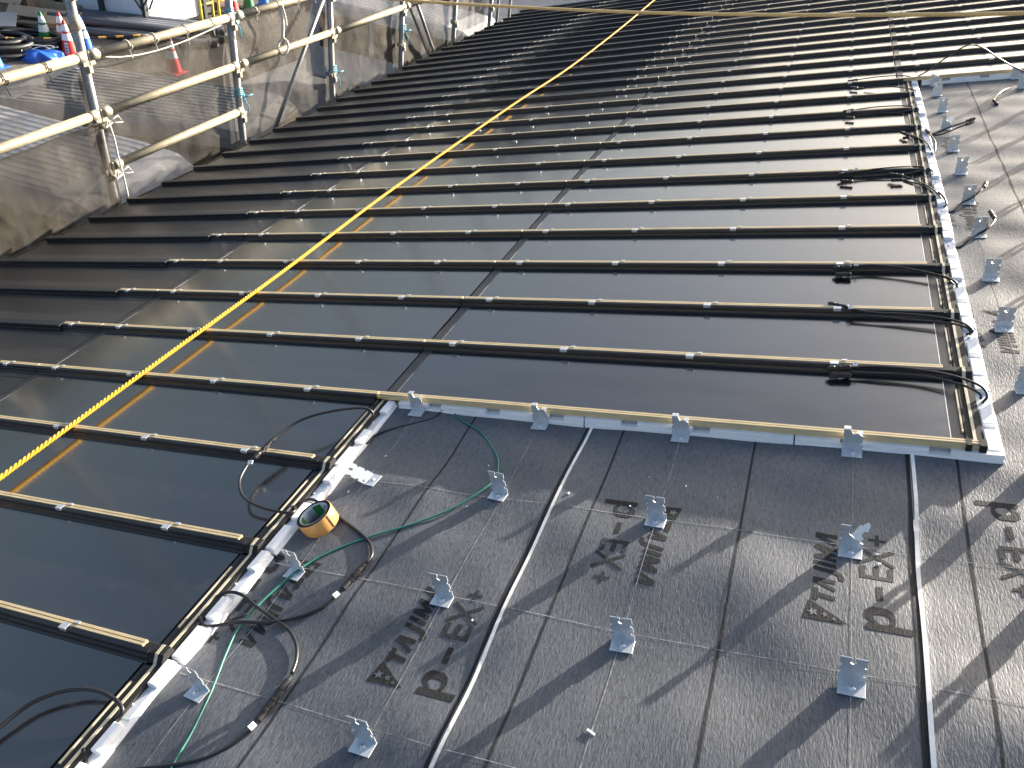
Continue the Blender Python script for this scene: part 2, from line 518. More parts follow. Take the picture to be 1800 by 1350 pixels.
M = dict(
    felt=mat_felt(), ink=mat_print('felt_ink', (0.014, 0.014, 0.015)), ink_line=mat_print('felt_guide_ink', (0.020, 0.020, 0.021)),
    ink_pale=mat_print('felt_ink_pale', (0.026, 0.026, 0.027)), chalk=mat_chalk(),
    glass=mat_glass_panel(), sheet=mat_metal_sheet(), galv=mat_galv(), foam=mat_foam(), net=mat_net(), ground=mat_ground(),
    black=simple('black_flange', (0.010, 0.0105, 0.013), 0.42, 0, 0.25, 20),
    gap=simple('black_rubber', (0.012, 0.012, 0.012), 0.85, 0, 0.3, 200, 0.4, 300),
    beige=simple('beige_plastic', (0.55, 0.44, 0.255), 0.45, 0, 0.08, 14),
    cream=simple('cream_seal', (0.60, 0.53, 0.38), 0.6, 0, 0.1, 40),
    silver=simple('silver_edge', (0.75, 0.77, 0.80), 0.3, 0.8, 0.1, 30),
    cable=simple('black_cable', (0.013, 0.013, 0.014), 0.38, 0, 0.2, 60),
    greencable=simple('green_cable', (0.02, 0.17, 0.12), 0.45, 0, 0.15, 60),
    plug=simple('black_plug', (0.010, 0.010, 0.011), 0.42, 0, 0.3, 90),
    tagm=simple('white_tag', (0.75, 0.75, 0.74), 0.5, 0, 0.05, 60),
    strip=simple('release_strip', (0.80, 0.78, 0.73), 0.6, 0, 0.22, 22),
    rope=simple('yellow_rope', (0.66, 0.36, 0.010), 0.6, 0, 0.12, 220, 0.3, 600),
    dull=simple('dull_edge', (0.20, 0.20, 0.21), 0.4, 0.3, 0.1, 30),
    zinc=simple('zinc_plate', (0.60, 0.64, 0.69), 0.45, 0.15, 0.06, 40),
    ropeo=simple('amber_rope', (0.86, 0.60, 0.26), 0.65, 0, 0.15, 220, 0.3, 600),
    rail=mat_pipe('splashed_pipe', (0.25, 0.225, 0.16), (0.35, 0.30, 0.20), 0.5, 0.15, 0.52),
    post=mat_pipe('galvanised_pipe', (0.24, 0.245, 0.25), (0.38, 0.36, 0.31), 0.42, 0.45, 0.6),
    clampm=mat_pipe('clamp_steel', (0.29, 0.28, 0.25), (0.42, 0.39, 0.30), 0.5, 0.3, 0.5),
    cord=simple('white_cord', (0.66, 0.63, 0.55), 0.8, 0, 0.12, 50),
    bluecord=simple('blue_cord', (0.08, 0.33, 0.45), 0.7, 0, 0.15, 50),
    wall=simple('house_wall', (0.30, 0.28, 0.25), 0.85, 0, 0.12, 3, 0.3, 60),
    wall2=simple('neighbour_wall', (0.36, 0.33, 0.29), 0.85, 0, 0.12, 2, 0.3, 40),
    rooft=simple('neighbour_roof', (0.07, 0.07, 0.075), 0.7, 0, 0.2, 4),
    deck=simple('roof_board', (0.28, 0.20, 0.12), 0.8, 0, 0.2, 8),
    gutter=simple('brown_gutter', (0.035, 0.032, 0.03), 0.45, 0, 0.15, 6),
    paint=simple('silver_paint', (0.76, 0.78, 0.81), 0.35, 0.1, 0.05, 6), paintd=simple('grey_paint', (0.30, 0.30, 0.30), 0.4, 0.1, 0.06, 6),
    paintw=simple('white_paint', (0.72, 0.73, 0.74), 0.35, 0.0, 0.04, 6),
    window=simple('dark_window', (0.012, 0.014, 0.016), 0.06, 0, 0.1, 3, 0, 80, 0.6),
    tyre=simple('tyre_rubber', (0.02, 0.02, 0.02), 0.85, 0, 0.2, 60),
    rim=simple('wheel_rim', (0.5, 0.5, 0.52), 0.35, 0.7, 0.1, 20),
    lamp=simple('lamp_plastic', (0.75, 0.75, 0.74), 0.15, 0, 0.05, 20),
    cardboard=simple('cardboard', (0.36, 0.27, 0.19), 0.85, 0, 0.14, 6),
    sheetw=simple('white_sheeting', (0.68, 0.71, 0.77), 0.45, 0, 0.05, 3, 0.2, 12),
    frame=simple('dark_frame', (0.045, 0.055, 0.055), 0.45, 0.2, 0.2, 12),
    yel=simple('yellow_frame', (0.55, 0.45, 0.06), 0.5, 0, 0.1, 12),
    dark=simple('dark_panel', (0.035, 0.038, 0.042), 0.5, 0, 0.2, 8),
    brick=simple('red_brown_panel', (0.13, 0.06, 0.045), 0.8, 0, 0.2, 5),
    pipe=simple('grey_pvc', (0.060, 0.068, 0.085), 0.4, 0, 0.15, 5),
    hose=simple('black_hose', (0.014, 0.014, 0.016), 0.5, 0, 0.3, 30),
    tarp=simple('blue_tarp', (0.015, 0.10, 0.46), 0.45, 0, 0.15, 8),
    cg=simple('cone_green', (0.01, 0.17, 0.04), 0.5, 0, 0.1, 10),
    cr=simple('cone_red', (0.55, 0.035, 0.03), 0.5, 0, 0.1, 10),
    cb=simple('cone_blue', (0.02, 0.13, 0.50), 0.5, 0, 0.1, 10),
    cw=simple('cone_band', (0.74, 0.76, 0.78), 0.35, 0, 0.05, 10),
    tapeo=simple('kraft_paper', (0.46, 0.24, 0.07), 0.55, 0, 0.08, 30),
    tapeg=simple('green_print', (0.03, 0.20, 0.035), 0.5, 0, 0.08, 30),
    tapew=simple('core_paper', (0.50, 0.53, 0.56), 0.5, 0, 0.05, 30),
    tiger=mat_striped('tiger_stripe', (0.015, 0.015, 0.015), (0.62, 0.36, 0.06), 0.34),
    bark=simple('bark', (0.09, 0.065, 0.045), 0.9, 0, 0.25, 12, 0.5, 40),
    leaf=simple('leaf', (0.045, 0.07, 0.025), 0.6, 0, 0.5, 1.3),
    planks=simple('weathered_planks', (0.20, 0.165, 0.125), 0.85, 0, 0.25, 4),
    slab=simple('concrete_slab', (0.30, 0.30, 0.30), 0.85, 0, 0.12, 3, 0.2, 60),
    red_tape=simple('tape_mark', (0.02, 0.02, 0.02), 0.5, 0, 0.1, 40),
)

# ------------------------------------------------------------------ the setting
PITCH = 0.38          # rib spacing
LC = 1.82             # column length
VEND = 29 * PITCH     # gable end
GZ = -3.0

g = MB()
g.grid(40, 40, lambda a, b: (-400 + 800 * a, -400 + 800 * b, GZ), smooth=False)
gr = link('ground', g.mesh('ground', M['ground'], fix=False)); gr['kind'] = 'structure'

# house under the roof
house = thing('house', 'house under construction carrying the dark pitched solar roof', 'house', WO(2.2, 3.5, GZ))
hv = MB()
x0, x1 = -1.25, 11.5
y0, y1 = -4.2, VEND - 0.45
zl = math.sin(TH) * (-1.3) - 0.35
zr = math.sin(TH) * 8.6 - 0.35
hv.prism([(x0, GZ), (8.0, GZ), (8.0, zr), (x0, zl)], y0, y1, axis=1)
hv.moved((2.2, 3.5, GZ))
link('wall', hv.mesh('wall', M['wall']), house)
dk = MB(); dk.box(-1.85, 9.0, -4.6, VEND + 0.02, -0.14, -0.030)
d_o = link('roof_deck', dk.mesh('roof_deck', M['deck']), house, Matrix.Translation((-2.2, -3.5, -GZ)) @ RM)
# eave trough and gable trim
gt = MB()
gt.prism([(-2.02, -0.17), (-1.84, -0.17), (-1.84, -0.02), (-1.852, -0.02), (-1.852, -0.155), (-2.005, -0.155), (-2.005, -0.03), (-2.02, -0.03)], -4.6, VEND, axis=1)
gt.moved((-1.9, 3.0, -0.1))
gu = link('eave_gutter', gt.mesh('eave_gutter', M['gutter']), None, RO(-1.9, 3.0, -0.1))
tag(gu, 'long dark brown gutter along the eave below the black panels', 'gutter')
fl = MB()
fl.prism([(-1.86, -0.028), (-1.70, -0.020), (-1.70, -0.012), (-1.86, -0.012)], -4.6, VEND, axis=1)
fl.moved((-1.8, 3, 0))
fo = link('eave_flashing', fl.mesh('eave_flashing', M['black']), None, RO(-1.8, 3, 0))
tag(fo, 'flat black metal flashing along the eave under the panel ends', 'flashing')
gb = MB(); gb.box(-1.8, 9.0, VEND + 0.03, VEND + 0.07, -0.16, 0.075)
gb.moved((0, VEND, 0))
go = link('gable_trim', gb.mesh('gable_trim', M['silver']), None, RO(0, VEND, 0))
tag(go, 'pale metal trim closing the far gable edge of the roof', 'trim')

# ------------------------------------------------------------------ felt with wrinkles
K = 46
frng = np.random.default_rng(5)
ang = frng.normal(0.35, 0.75, K)               # wave directions, mostly across the slope
lam = np.exp(frng.uniform(math.log(0.20), math.log(0.85), K))
kx, ky = np.sin(ang) * 2 * math.pi / lam, np.cos(ang) * 2 * math.pi / lam
amp = lam * 0.0023 * frng.uniform(0.4, 1.3, K)
ph = frng.uniform(0, 6.28, K)
ph2 = frng.uniform(0, 6.28, K)


def felt_h(u, v):
    u = np.asarray(u, float); v = np.asarray(v, float)
    h = np.zeros(np.broadcast(u, v).shape)
    for i in range(K):
        h = h + amp[i] * np.sin(kx[i] * u + ky[i] * v + ph[i] + 1.3 * np.sin(1.7 * u + 2.3 * v + ph2[i]))
    # the far right corner is rucked more
    boost = 1 + 0.15 / (1 + np.exp(-(v - 1.2) * 2.0)) * (u > 3.0)
    h = h * boost
    return 0.006 + 0.014 * np.tanh(h / 0.014) * 0.92


SHEET_U = [1.701, 2.623, 3.545, 4.467, 5.389, 6.311]
SHEET_V = [(-2.6, 0.30), (-2.6, 0.30), (-2.6, 4.42), (-2.6, 4.42), (-2.6, 4.42)]
SHEET_LABEL = ['grey felt underlay sheet beside the foam blocks of the middle panel column',
               'grey felt underlay sheet between the two white edge strips',
               'grey felt underlay sheet running along the right ends of the panels',
               'grey felt underlay sheet at the far right edge of the picture',
               'grey felt underlay sheet beyond the right edge of the picture']
sheets = []


def sheet_of(u):
    for i in range(5):
        if SHEET_U[i] <= u < SHEET_U[i + 1]:
            return i
    return 4


def felt_w(u, v):
    return float(felt_h(u, v)) + 0.001 + 0.0009 * sheet_of(u)


def ribbon(pts, width, off):
    mb = MB()
    dense = []
    for a, b in zip(pts[:-1], pts[1:]):
        n = max(1, int(math.hypot(b[0] - a[0], b[1] - a[1]) / 0.014))
        for k in range(n):
            t = k / n
            dense.append((a[0] + (b[0] - a[0]) * t, a[1] + (b[1] - a[1]) * t))
    dense.append(pts[-1])
    vs_ = []
    for i, p in enumerate(dense):
        q0, q1 = dense[max(0, i - 1)], dense[min(len(dense) - 1, i + 1)]
        dx, dy = q1[0] - q0[0], q1[1] - q0[1]
        L = math.hypot(dx, dy) or 1
        nx, ny = -dy / L * width / 2, dx / L * width / 2
        for s in (-1, 1):
            uu, vv = p[0] + nx * s, p[1] + ny * s
            vs_.append((uu, vv, felt_w(uu, vv) + off))
    mb.add(vs_, [(2 * i, 2 * i + 2, 2 * i + 3, 2 * i + 1) for i in range(len(dense) - 1)])
    return mb


for i in range(5):
    ua, ub = SHEET_U[i] - 0.004, SHEET_U[i + 1] + 0.06
    va, vb = SHEET_V[i]
    nu, nv = int((ub - ua) / 0.0145), int((vb - va) / 0.0145)
    U_, V_ = np.meshgrid(np.linspace(ua, ub, nu + 1), np.linspace(va, vb, nv + 1))
    H_ = felt_h(U_, V_) + 0.001 + 0.0009 * i
    H_[:, U_[0] > SHEET_U[i + 1]] -= 0.0012          # tucked under the next sheet
    H_[:, 0] += 0.0022
    mb = MB()
    P_ = np.stack([U_ - SHEET_U[i], V_, H_], -1).reshape(-1, 3)
    w_ = nu + 1
    mb.add(P_.tolist(), [(b * w_ + a, b * w_ + a + 1, (b + 1) * w_ + a + 1, (b + 1) * w_ + a) for b in range(nv) for a in range(nu)], True)
    so_ = link('underlay_sheet', mb.mesh('underlay_sheet', M['felt'], fix=False), None, RO(SHEET_U[i], 0, 0))
    tag(so_, SHEET_LABEL[i], 'roofing felt', 'felt underlay sheets on the roof')
    sheets.append(so_)
    for du in (0.112, 0.512):
        r_ = ribbon([(SHEET_U[i] + du, va + 0.01), (SHEET_U[i] + du, vb - 0.01)], 0.0065, 0.0006).moved((SHEET_U[i], 0, 0))
        link('guide_line', r_.mesh('guide_line', M['ink_line'], fix=False), so_)
    if i > 0:
        pts = []
        vv = va + 0.01
        while vv < vb:
            pts.append((SHEET_U[i] + 0.0015 + 0.003 * math.sin(vv * 5.1 + i) + 0.0015 * math.sin(vv * 13 + 2 * i), vv))
            vv += 0.05
        link('edge_strip', ribbon(pts, 0.0092, 0.0034).moved((SHEET_U[i], 0, 0)).mesh('edge_strip', M['strip'], fix=False), so_)
        link('edge_seam', ribbon([(a - 0.0115, b) for a, b in pts], 0.012, 0.0012).moved((SHEET_U[i], 0, 0)).mesh('edge_seam', M['ink'], fix=False), so_)

# ---- lettering printed on the felt (flat print draped on the sheet)


def bar(x0, y0, x1, y1, t):
    dx, dy = x1 - x0, y1 - y0
    L = math.hypot(dx, dy)
    nx, ny = -dy / L * t / 2, dx / L * t / 2
    return [(x0 + nx, y0 + ny), (x0 - nx, y0 - ny), (x1 - nx, y1 - ny), (x1 + nx, y1 + ny)]


def star(cx, cy, r):
    return [(cx + (r if k % 2 == 0 else r * 0.42) * math.sin(k * math.pi / 5), cy + (r if k % 2 == 0 else r * 0.42) * math.cos(k * math.pi / 5)) for k in range(10)]


def tajima():
    """unit: cap height 1; slanted heavy letters"""
    P = []
    sh = 0.22

    def S(poly, dx):
        return [(x + y * sh + dx, y) for x, y in poly]
    A = [(0, 0), (0.24, 0), (0.46, 0.66), (0.54, 0), (0.80, 0), (0.68, 1), (0.34, 1)]
    x = 1.02
    P.append(S([(0, 1), (0, 0.73), (0.25, 0.73), (0.25, 0), (0.52, 0), (0.52, 0.73), (0.78, 0.73), (0.78, 1)], x)); x = 1.84     # T
    P.append(S(A, x)); x = 3.06
    P.append(S([(-0.34, -0.36), (-0.06, -0.36), (0.16, -0.22), (0.26, 0.05), (0.26, 1), (0, 1), (0, 0.05), (-0.08, -0.10), (-0.34, -0.13)], x)); x = 3.50   # J
    P.append(S([(0, 0), (0.25, 0), (0.25, 1), (0, 1)], x)); x = 3.92                                              # I
    P.append(S([(0, 0), (0.22, 0), (0.22, 0.50), (0.40, 0.02), (0.54, 0.02), (0.74, 0.50), (0.74, 0), (0.97, 0), (0.97, 1), (0.72, 1), (0.48, 0.44), (0.25, 1), (0, 1)], x)); x = 5.04  # M
    P.append(S(A, x))
    return P


def logo():
    return [[(0.0, 1.35), (0.0, -0.56), (1.18, 1.10)]]


def p_ex():
    """unit: cap height 1"""
    P = []
    P.append([(0.02, -0.46), (0.30, -0.46), (0.30, 0.80), (0.10, 0.86), (0.02, 0.80)])     # p stem
    out = [(0.32, 0.62), (0.55, 0.84), (0.85, 0.84), (1.02, 0.66), (1.02, 0.25), (0.88, 0.06), (0.60, -0.02), (0.32, 0.02)]
    inn = [(0.32, 0.46), (0.50, 0.62), (0.66, 0.60), (0.72, 0.50), (0.72, 0.28), (0.66, 0.16), (0.50, 0.12), (0.32, 0.20)]
    for a in range(len(out) - 1):
        P.append([out[a], out[a + 1], inn[a + 1], inn[a]])
    P.append([(1.36, 0.32), (2.02, 0.32), (2.02, 0.52), (1.36, 0.52)])                       # dash
    return P


def ex_plus():
    P = []
    x = 2.38
    P += [[(x, 0), (x + 0.17, 0), (x + 0.17, 1), (x, 1)]]
    for yy in (0, 0.415, 0.83):
        P.append([(x + 0.17, yy), (x + 0.64, yy), (x + 0.64, yy + 0.17), (x + 0.17, yy + 0.17)])
    x = 3.12
    P.append(bar(x, -0.05, x + 0.80, 1.05, 0.14))
    P.append(bar(x, 1.05, x + 0.36, 0.555, 0.14)); P.append(bar(x + 0.44, 0.445, x + 0.80, -0.05, 0.14))
    x = 4.12
    P.append([(x, 0.40), (x + 0.54, 0.40), (x + 0.54, 0.52), (x, 0.52)])
    P.append([(x + 0.21, 0.52), (x + 0.33, 0.52), (x + 0.33, 0.74), (x + 0.21, 0.74)])
    P.append([(x + 0.21, 0.18), (x + 0.33, 0.18), (x + 0.33, 0.40), (x + 0.21, 0.40)])
    return P


def drape(polys, place, sheet_i, name, mat, off=0.0008):
    bm = bmesh.new()
    for poly in polys:
        vs_ = [bm.verts.new((*place(x, y), 0)) for x, y in poly]
        try:
            bm.faces.new(vs_)
        except ValueError:
            pass
    bm.normal_update()
    bmesh.ops.triangulate(bm, faces=bm.faces, ngon_method='EAR_CLIP')
    us = [v.co.x for v in bm.verts]; vs2 = [v.co.y for v in bm.verts]
    for axis, lo, hi in ((0, min(us), max(us)), (1, min(vs2), max(vs2))):
        c = math.ceil(lo / 0.0145) * 0.0145
        while c < hi:
            no = (1, 0, 0) if axis == 0 else (0, 1, 0)
            pt = (c, 0, 0) if axis == 0 else (0, c, 0)
            bmesh.ops.bisect_plane(bm, geom=bm.verts[:] + bm.edges[:] + bm.faces[:], plane_co=pt, plane_no=no)
            c += 0.0145
    for v in bm.verts:
        v.co.z = felt_w(v.co.x, v.co.y) + off
        v.co.x -= SHEET_U[sheet_i]
    bmesh.ops.recalc_face_normals(bm, faces=bm.faces)
    for f in bm.faces:
        if f.normal.z < 0:
            f.normal_flip()
    me = bpy.data.meshes.new(name)
    bm.to_mesh(me); bm.free()
    me.materials.append(mat)
    return link(name, me, sheets[sheet_i])


def print_set(sheet_i, v0, upward, vmin=-2.5, vmax=4.3):
    s = SHEET_U[sheet_i]
    if upward:
        pl_t = lambda x, y: (s + 0.745 - y * 0.050, v0 + 0.003 + x * 0.049)
        pl_p = lambda x, y: (s + 0.868 - y * 0.072, v0 + x * 0.0665)
    else:
        pl_t = lambda x, y: (s + 0.287 + y * 0.050, v0 - 0.003 - x * 0.049)
        pl_p = lambda x, y: (s + 0.172 + y * 0.072, v0 - x * 0.0665)
    for q in tajima():
        drape([q], pl_t, sheet_i, 'printed_letter', M['ink'])
    drape(logo(), pl_t, sheet_i, 'printed_emblem', M['ink'])
    for q in (star(0.42, 0.93, 0.27), star(0.36, 0.40, 0.18), star(0.18, 0.02, 0.11)):
        drape([q], pl_t, sheet_i, 'emblem_star', M['felt'], 0.0014)
    pq = p_ex()
    for q in (pq[:-1], pq[-1:]):
        drape(q, pl_p, sheet_i, 'printed_letter', M['ink'])
    eq = ex_plus()
    for q in (eq[:4], eq[4:7], eq[7:]):
        drape(q, pl_p, sheet_i, 'printed_letter', M['ink_pale'])


for si, vd, vu in ((0, -0.75, -1.055), (1, -0.34, -0.655), (2, -0.17, -0.50), (3, 0.1, -0.3)):
    n_up = 4 if si >= 2 else 1
    for k in range(-1, n_up):
        if si < 2 and vd + 1.03 * k > 0.35:
            continue
        print_set(si, vd + 1.03 * k, False)
    for k in range(-1, n_up):
        if si < 2 and vu + 1.03 * k > -0.3:
            continue
        if si == 2 and k < 0:
            continue
        print_set(si, vu + 1.03 * k, True)

# ---- chalk lines snapped on the sheets
for k in list(range(-4, 11)):
    v = k * PITCH - (0.018 if k < 0 else 0.0)
    for i in range(4):
        if i < 2 and k > -1:
            continue
        ua = max(SHEET_U[i], 1.89) + 0.015
        ub = SHEET_U[i + 1] - 0.02
        if i == 2 and k > -1:
            ua = 3.79
        r_ = ribbon([(ua, v + 0.004 * math.sin(i + k)), ((ua + ub) / 2, v + 0.003), (ub, v + 0.004 * math.sin(i + 1 + k))], 0.0021, 0.0011).moved((SHEET_U[i], 0, 0))
        link('chalk_line', r_.mesh('chalk_line', M['chalk'], fix=False), sheets[i])
for u in (1.992, 2.456, 2.916, 3.40, 3.862, 4.33):
    i = sheet_of(u)
    vt = -0.01 if u < 3.7 else 4.17
    r_ = ribbon([(u, -2.4), (u + 0.004, -1.0), (u, vt)], 0.0021, 0.0011).moved((SHEET_U[i], 0, 0))
    link('chalk_line', r_.mesh('chalk_line', M['chalk'], fix=False), sheets[i])

# ------------------------------------------------------------------ solar panels
GW = 0.030           # top of the glass above the felt
RW = 0.057           # top of the ribs
_cache = {}


def cached(key, fn):
    if key not in _cache:
        _cache[key] = fn()
    return _cache[key]


BEIGE = [(0.000, 0.034), (0.0, 0.0445), (-0.004, 0.0455), (-0.004, 0.0485), (0.0, 0.0495), (0.0, RW - 0.001), (0.001, RW), (0.0078, RW), (0.0084, RW - 0.004), (0.0102, RW - 0.004), (0.0108, RW), (0.0178, RW), (0.0186, RW - 0.001), (0.0186, 0.034)]
FLANGE = [(0.352, 0.024), (0.352, 0.031), (0.358, 0.0335), (0.360, 0.043), (0.366, 0.0445), (0.367, 0.0535), (0.370, 0.0555), (0.3785, 0.0560), (0.3785, 0.024)]
CAPP = [(-0.030, 0.031), (-0.030, 0.036), (-0.0285, 0.038), (-0.0285, RW + 0.001), (-0.0225, RW + 0.003), (0.018, RW + 0.003), (0.0228, RW + 0.001), (0.0228, 0.031)]


def clip_mesh():
    mb = MB()
    mb.box(-0.013, 0.013, -0.0115, 0.005, RW + 0.0010, RW + 0.0030)
    mb.box(-0.013, 0.013, -0.0135, -0.0115, RW - 0.010, RW + 0.0030)
    mb.box(0.022, 0.038, 0.0105, 0.0186, RW + 0.0010, RW + 0.0026)
    return mb.mesh('clip', M['galv'])


CLIP_U = [0.1225, 0.585, 1.0475, 1.51]


def make_panel(col, k, label, kind, end, front):
    """kind: 'solar' or 'sheet'; end: exposed upper end; front: no neighbour below"""
    u0 = col * LC
    v0 = k * PITCH
    if col < 0:
        u0 = -1.75
    L = LC if col >= 0 else 1.75
    over = {1: 0.085, 2: 0.085}.get(col, 0.04) if end else 0.03
    if col == 0 and end:
        over = 0.042
    root = thing('solar_module' if kind == 'solar' else 'roofing_tray', label, 'solar panel' if kind == 'solar' else 'roof panel',
                 RO(u0, v0, 0.0), 'black panels laid in columns up the roof')
    ue = L + over
    ge = ue - (0.080 if col == 1 else 0.062) if end else L - 0.004
    key = (col, kind, end)

    def tilt():
        return Matrix.Translation((0, 0.18, 0)) @ Matrix.Rotation(random.gauss(0, 0.0016), 4, 'X') @ Matrix.Rotation(random.gauss(0, 0.0007), 4, 'Y') @ Matrix.Translation((0, -0.18, 0))
    if kind == 'solar':
        me = cached(('glass',) + key, lambda: MB().box(0.0435, ge, 0.0230, 0.351, 0.022, GW).mesh('glass', M['glass']))
        link('glass', me, root, tilt())
        me = cached(('lower',) + key, lambda: MB().prism([(0.0, 0.022), (0.0, 0.0265), (0.004, 0.0312), (0.0425, 0.0312), (0.0425, 0.022)], 0.0230, 0.351, axis=1).mesh('lower_frame', M['sheet']))
        link('lower_frame', me, root)
        me = cached(('hair',) + key, lambda: MB().box(0.0427, 0.0433, 0.0230, 0.351, 0.022, 0.0308).mesh('edge_line', M['dull']))
        link('edge_line', me, root)
    else:
        me = cached(('sheet',) + key, lambda: MB().prism([(0.0, 0.018), (0.0, 0.0265), (0.003, GW), (ge, GW), (ge, 0.022), (0.004, 0.018)], 0.0230, 0.351, axis=1).mesh('sheet', M['sheet']))
        link('sheet', me, root, tilt())
        me = cached(('foldline',) + key, lambda: MB().box(0.05, ge - 0.004, 0.312, 0.316, 0.028, GW + 0.0013).mesh('fold', M['sheet']))
        link('fold', me, root)
    if end:
        me = cached(('end',) + key, lambda: MB().box(ge + 0.0035, ue - 0.001, 0.0230, 0.351, 0.018, 0.0278).mesh('upper_frame', M['sheet']))
        link('upper_frame', me, root)
        if col == 1:
            me = cached(('line',) + key, lambda: MB().box(ge + 0.0006, ge + 0.0026, 0.0230, 0.351, 0.02, GW + 0.0006).mesh('edge_line', M['silver']))
            link('edge_line', me, root)

        def gask():
            mb = MB()
            mb.prism([(ue - 0.045, 0.0282), (ue - 0.045, 0.030), (ue - 0.042, 0.0325), (ue - 0.026, 0.0325), (ue - 0.026, 0.0282)], 0.02, 0.340, axis=1)
            mb.box(ue - 0.017, ue, 0.0, 0.372, 0.0282, 0.0335)
            return mb.mesh('seal', M['gap'])
        link('seal', cached(('seal',) + key, gask), root)

        def stripe():
            mb = MB()
            mb.box(ue - 0.0255, ue - 0.0175, 0.0, 0.372, 0.0282, 0.0350)
            mb.box(ue - 0.0500, ue - 0.0455, 0.085, 0.300, 0.0282, 0.0340)
            return mb.mesh('seal_stripe', M['cream'])
        link('seal_stripe', cached(('stripe',) + key, stripe), root)
        if front:
            def endb():
                mb = MB()
                mb.box(ue - 0.050, ue - 0.036, -0.008, 0.021, 0.034, RW + 0.0008)
                mb.box(ue - 0.018, ue - 0.001, -0.010, 0.021, 0.034, RW + 0.0012)
                return mb.mesh('rib_end', M['gap'])
            link('rib_end', cached(('endf',) + key, endb), root)
        else:
            def endb():
                mb = MB()
                mb.prism([(-0.024, 0.031), (-0.021, 0.038), (-0.014, 0.044), (-0.009, 0.051), (0.018, 0.052), (0.022, 0.034), (0.022, 0.031)], ue - 0.075, ue - 0.0275)
                mb.prism([(-0.027, 0.0336), (-0.022, 0.040), (-0.015, 0.046), (-0.009, 0.053), (0.018, 0.054), (0.022, 0.0336)], ue - 0.017, ue)
                return mb.mesh('rib_end', M['gap'], 0.001)
            link('rib_end', cached(('endm',) + key, endb), root)
            link('rib_end_stripe', cached(('ends',) + key, lambda: MB().prism([(-0.027, 0.0336), (-0.022, 0.0405), (-0.015, 0.0465), (-0.009, 0.0535), (0.018, 0.0545), (0.022, 0.0336)], ue - 0.027, ue - 0.0175).mesh('rib_end_stripe', M['cream'])), root)
    # upstand at the far edge
    fe = ue - (0.05 if end else 0.032)
    link('upstand', cached(('flange',) + key, lambda: MB().prism(FLANGE, 0.002, fe).mesh('upstand', M['black'])), root)
    # beige strip and clips at the near edge
    b0, b1 = 0.003, (ue - 0.078 if end and not front else (ue - 0.012 if end else L - 0.004))
    capped = (col == -1) or (col == 0 and k >= 12)
    if capped:
        cl = L - 0.27
        link('rib_cap', cached(('cap', col), lambda: MB().prism(CAPP, -0.006, cl - 0.004).mesh('rib_cap', M['black'])), root)
        b0 = cl
    link('spacer_strip', cached(('beige', col, end, front, capped), lambda: MB().prism(BEIGE, b0, b1).mesh('spacer_strip', M['beige'])), root)
    if not front:
        cu = CLIP_U if not capped else ([L - 0.21] if col == -1 else [1.61])
        for c in cu:
            link('clip', cached('clip', clip_mesh), root, Matrix.Translation((c + (0.0075 * col if col > 0 else 0), 0, 0)))
    else:
        me = cached(('joint', col), lambda: MB().box(ue - 0.02 if end else L - 0.02, (ue + 0.0) if end else L - 0.001, -0.002, 0.012, 0.0255, 0.0335).mesh('spacer_foot', M['beige']))
        link('spacer_foot', me, root)
    return root


COLNAME = {-1: 'matt black roof tray', 0: 'glossy black solar panel', 1: 'glossy black solar panel', 2: 'glossy black solar panel'}
COLPLACE = {-1: 'in the eave column', 0: 'in the yellow rope column', 1: 'in the column with loose cables',
            2: 'in the column above the far felt'}
NR = 29
for col, ka in ((-1, -1), (0, -5), (1, 0), (2, 11)):
    n = 0
    rows = list(range(ka, NR))
    half = (len(rows) + 1) // 2
    for idx, k in enumerate(rows):
        if idx < half:
            pos = ('nearest' if idx == 0 else ordinal(idx + 1) + ' from near end')
        else:
            r = len(rows) - idx
            pos = ('farthest' if r == 1 else ordinal(r) + ' from far end')
        end = (col == 0 and k < 0) or (col == 1 and k < 11) or (col == 2)
        front = (col == 1 and k == 0) or (col == 2 and k == 11)
        make_panel(col, k, f'{COLNAME[col]}, {pos} {COLPLACE[col]}', 'sheet' if col < 0 else 'solar', end and col != 2, front)

# ------------------------------------------------------------------ white foam blocks under the open edges


def foam_edge(u, v, n_label, w, seed, x_in=0.030):
    rr = random.Random(seed)
    root = thing('foam_block', n_label, 'insulation', RO(u, v, 0.001), 'white foam blocks under the open panel edges')
    L = PITCH - 0.006
    mb = MB()
    mb.prism([(0, 0), (w, 0), (w, 0.013), (w - 0.006, 0.020), (0, 0.020)], 0.0, L, axis=1)
    me = mb.mesh('foam_base', M['foam'], 0.002)
    link('foam_base', me, root)
    segs = [(0.0, 0.100), (0.126, 0.200), (0.300, L)]
    for a, b in segs:
        hi = MB()
        w1 = w - 0.004
        hi.prism([(x_in, 0.0202), (w1, 0.0202), (w1, 0.027), (w1 - 0.008, 0.0345), (x_in, 0.0345)], a + 0.001, b - 0.001, axis=1)
        link('foam_ridge', cached(('ridge', a, w), lambda: hi.mesh('foam_ridge', M['foam'], 0.0025)), root)
    pl = MB()
    pl.box(x_in, w - 0.012, 0.215, 0.292, 0.0203, 0.0216)
    link('bearing_plate', pl.mesh('bearing_plate', M['zinc']), root)
    sc = MB(); sc.lathe([(0.0001, 0.0036), (0.003, 0.0034), (0.0045, 0.002), (0.005, 0.0)], 10, (w * 0.45, 0.25, 0.0217))
    link('screw', sc.mesh('screw', M['galv']), root)


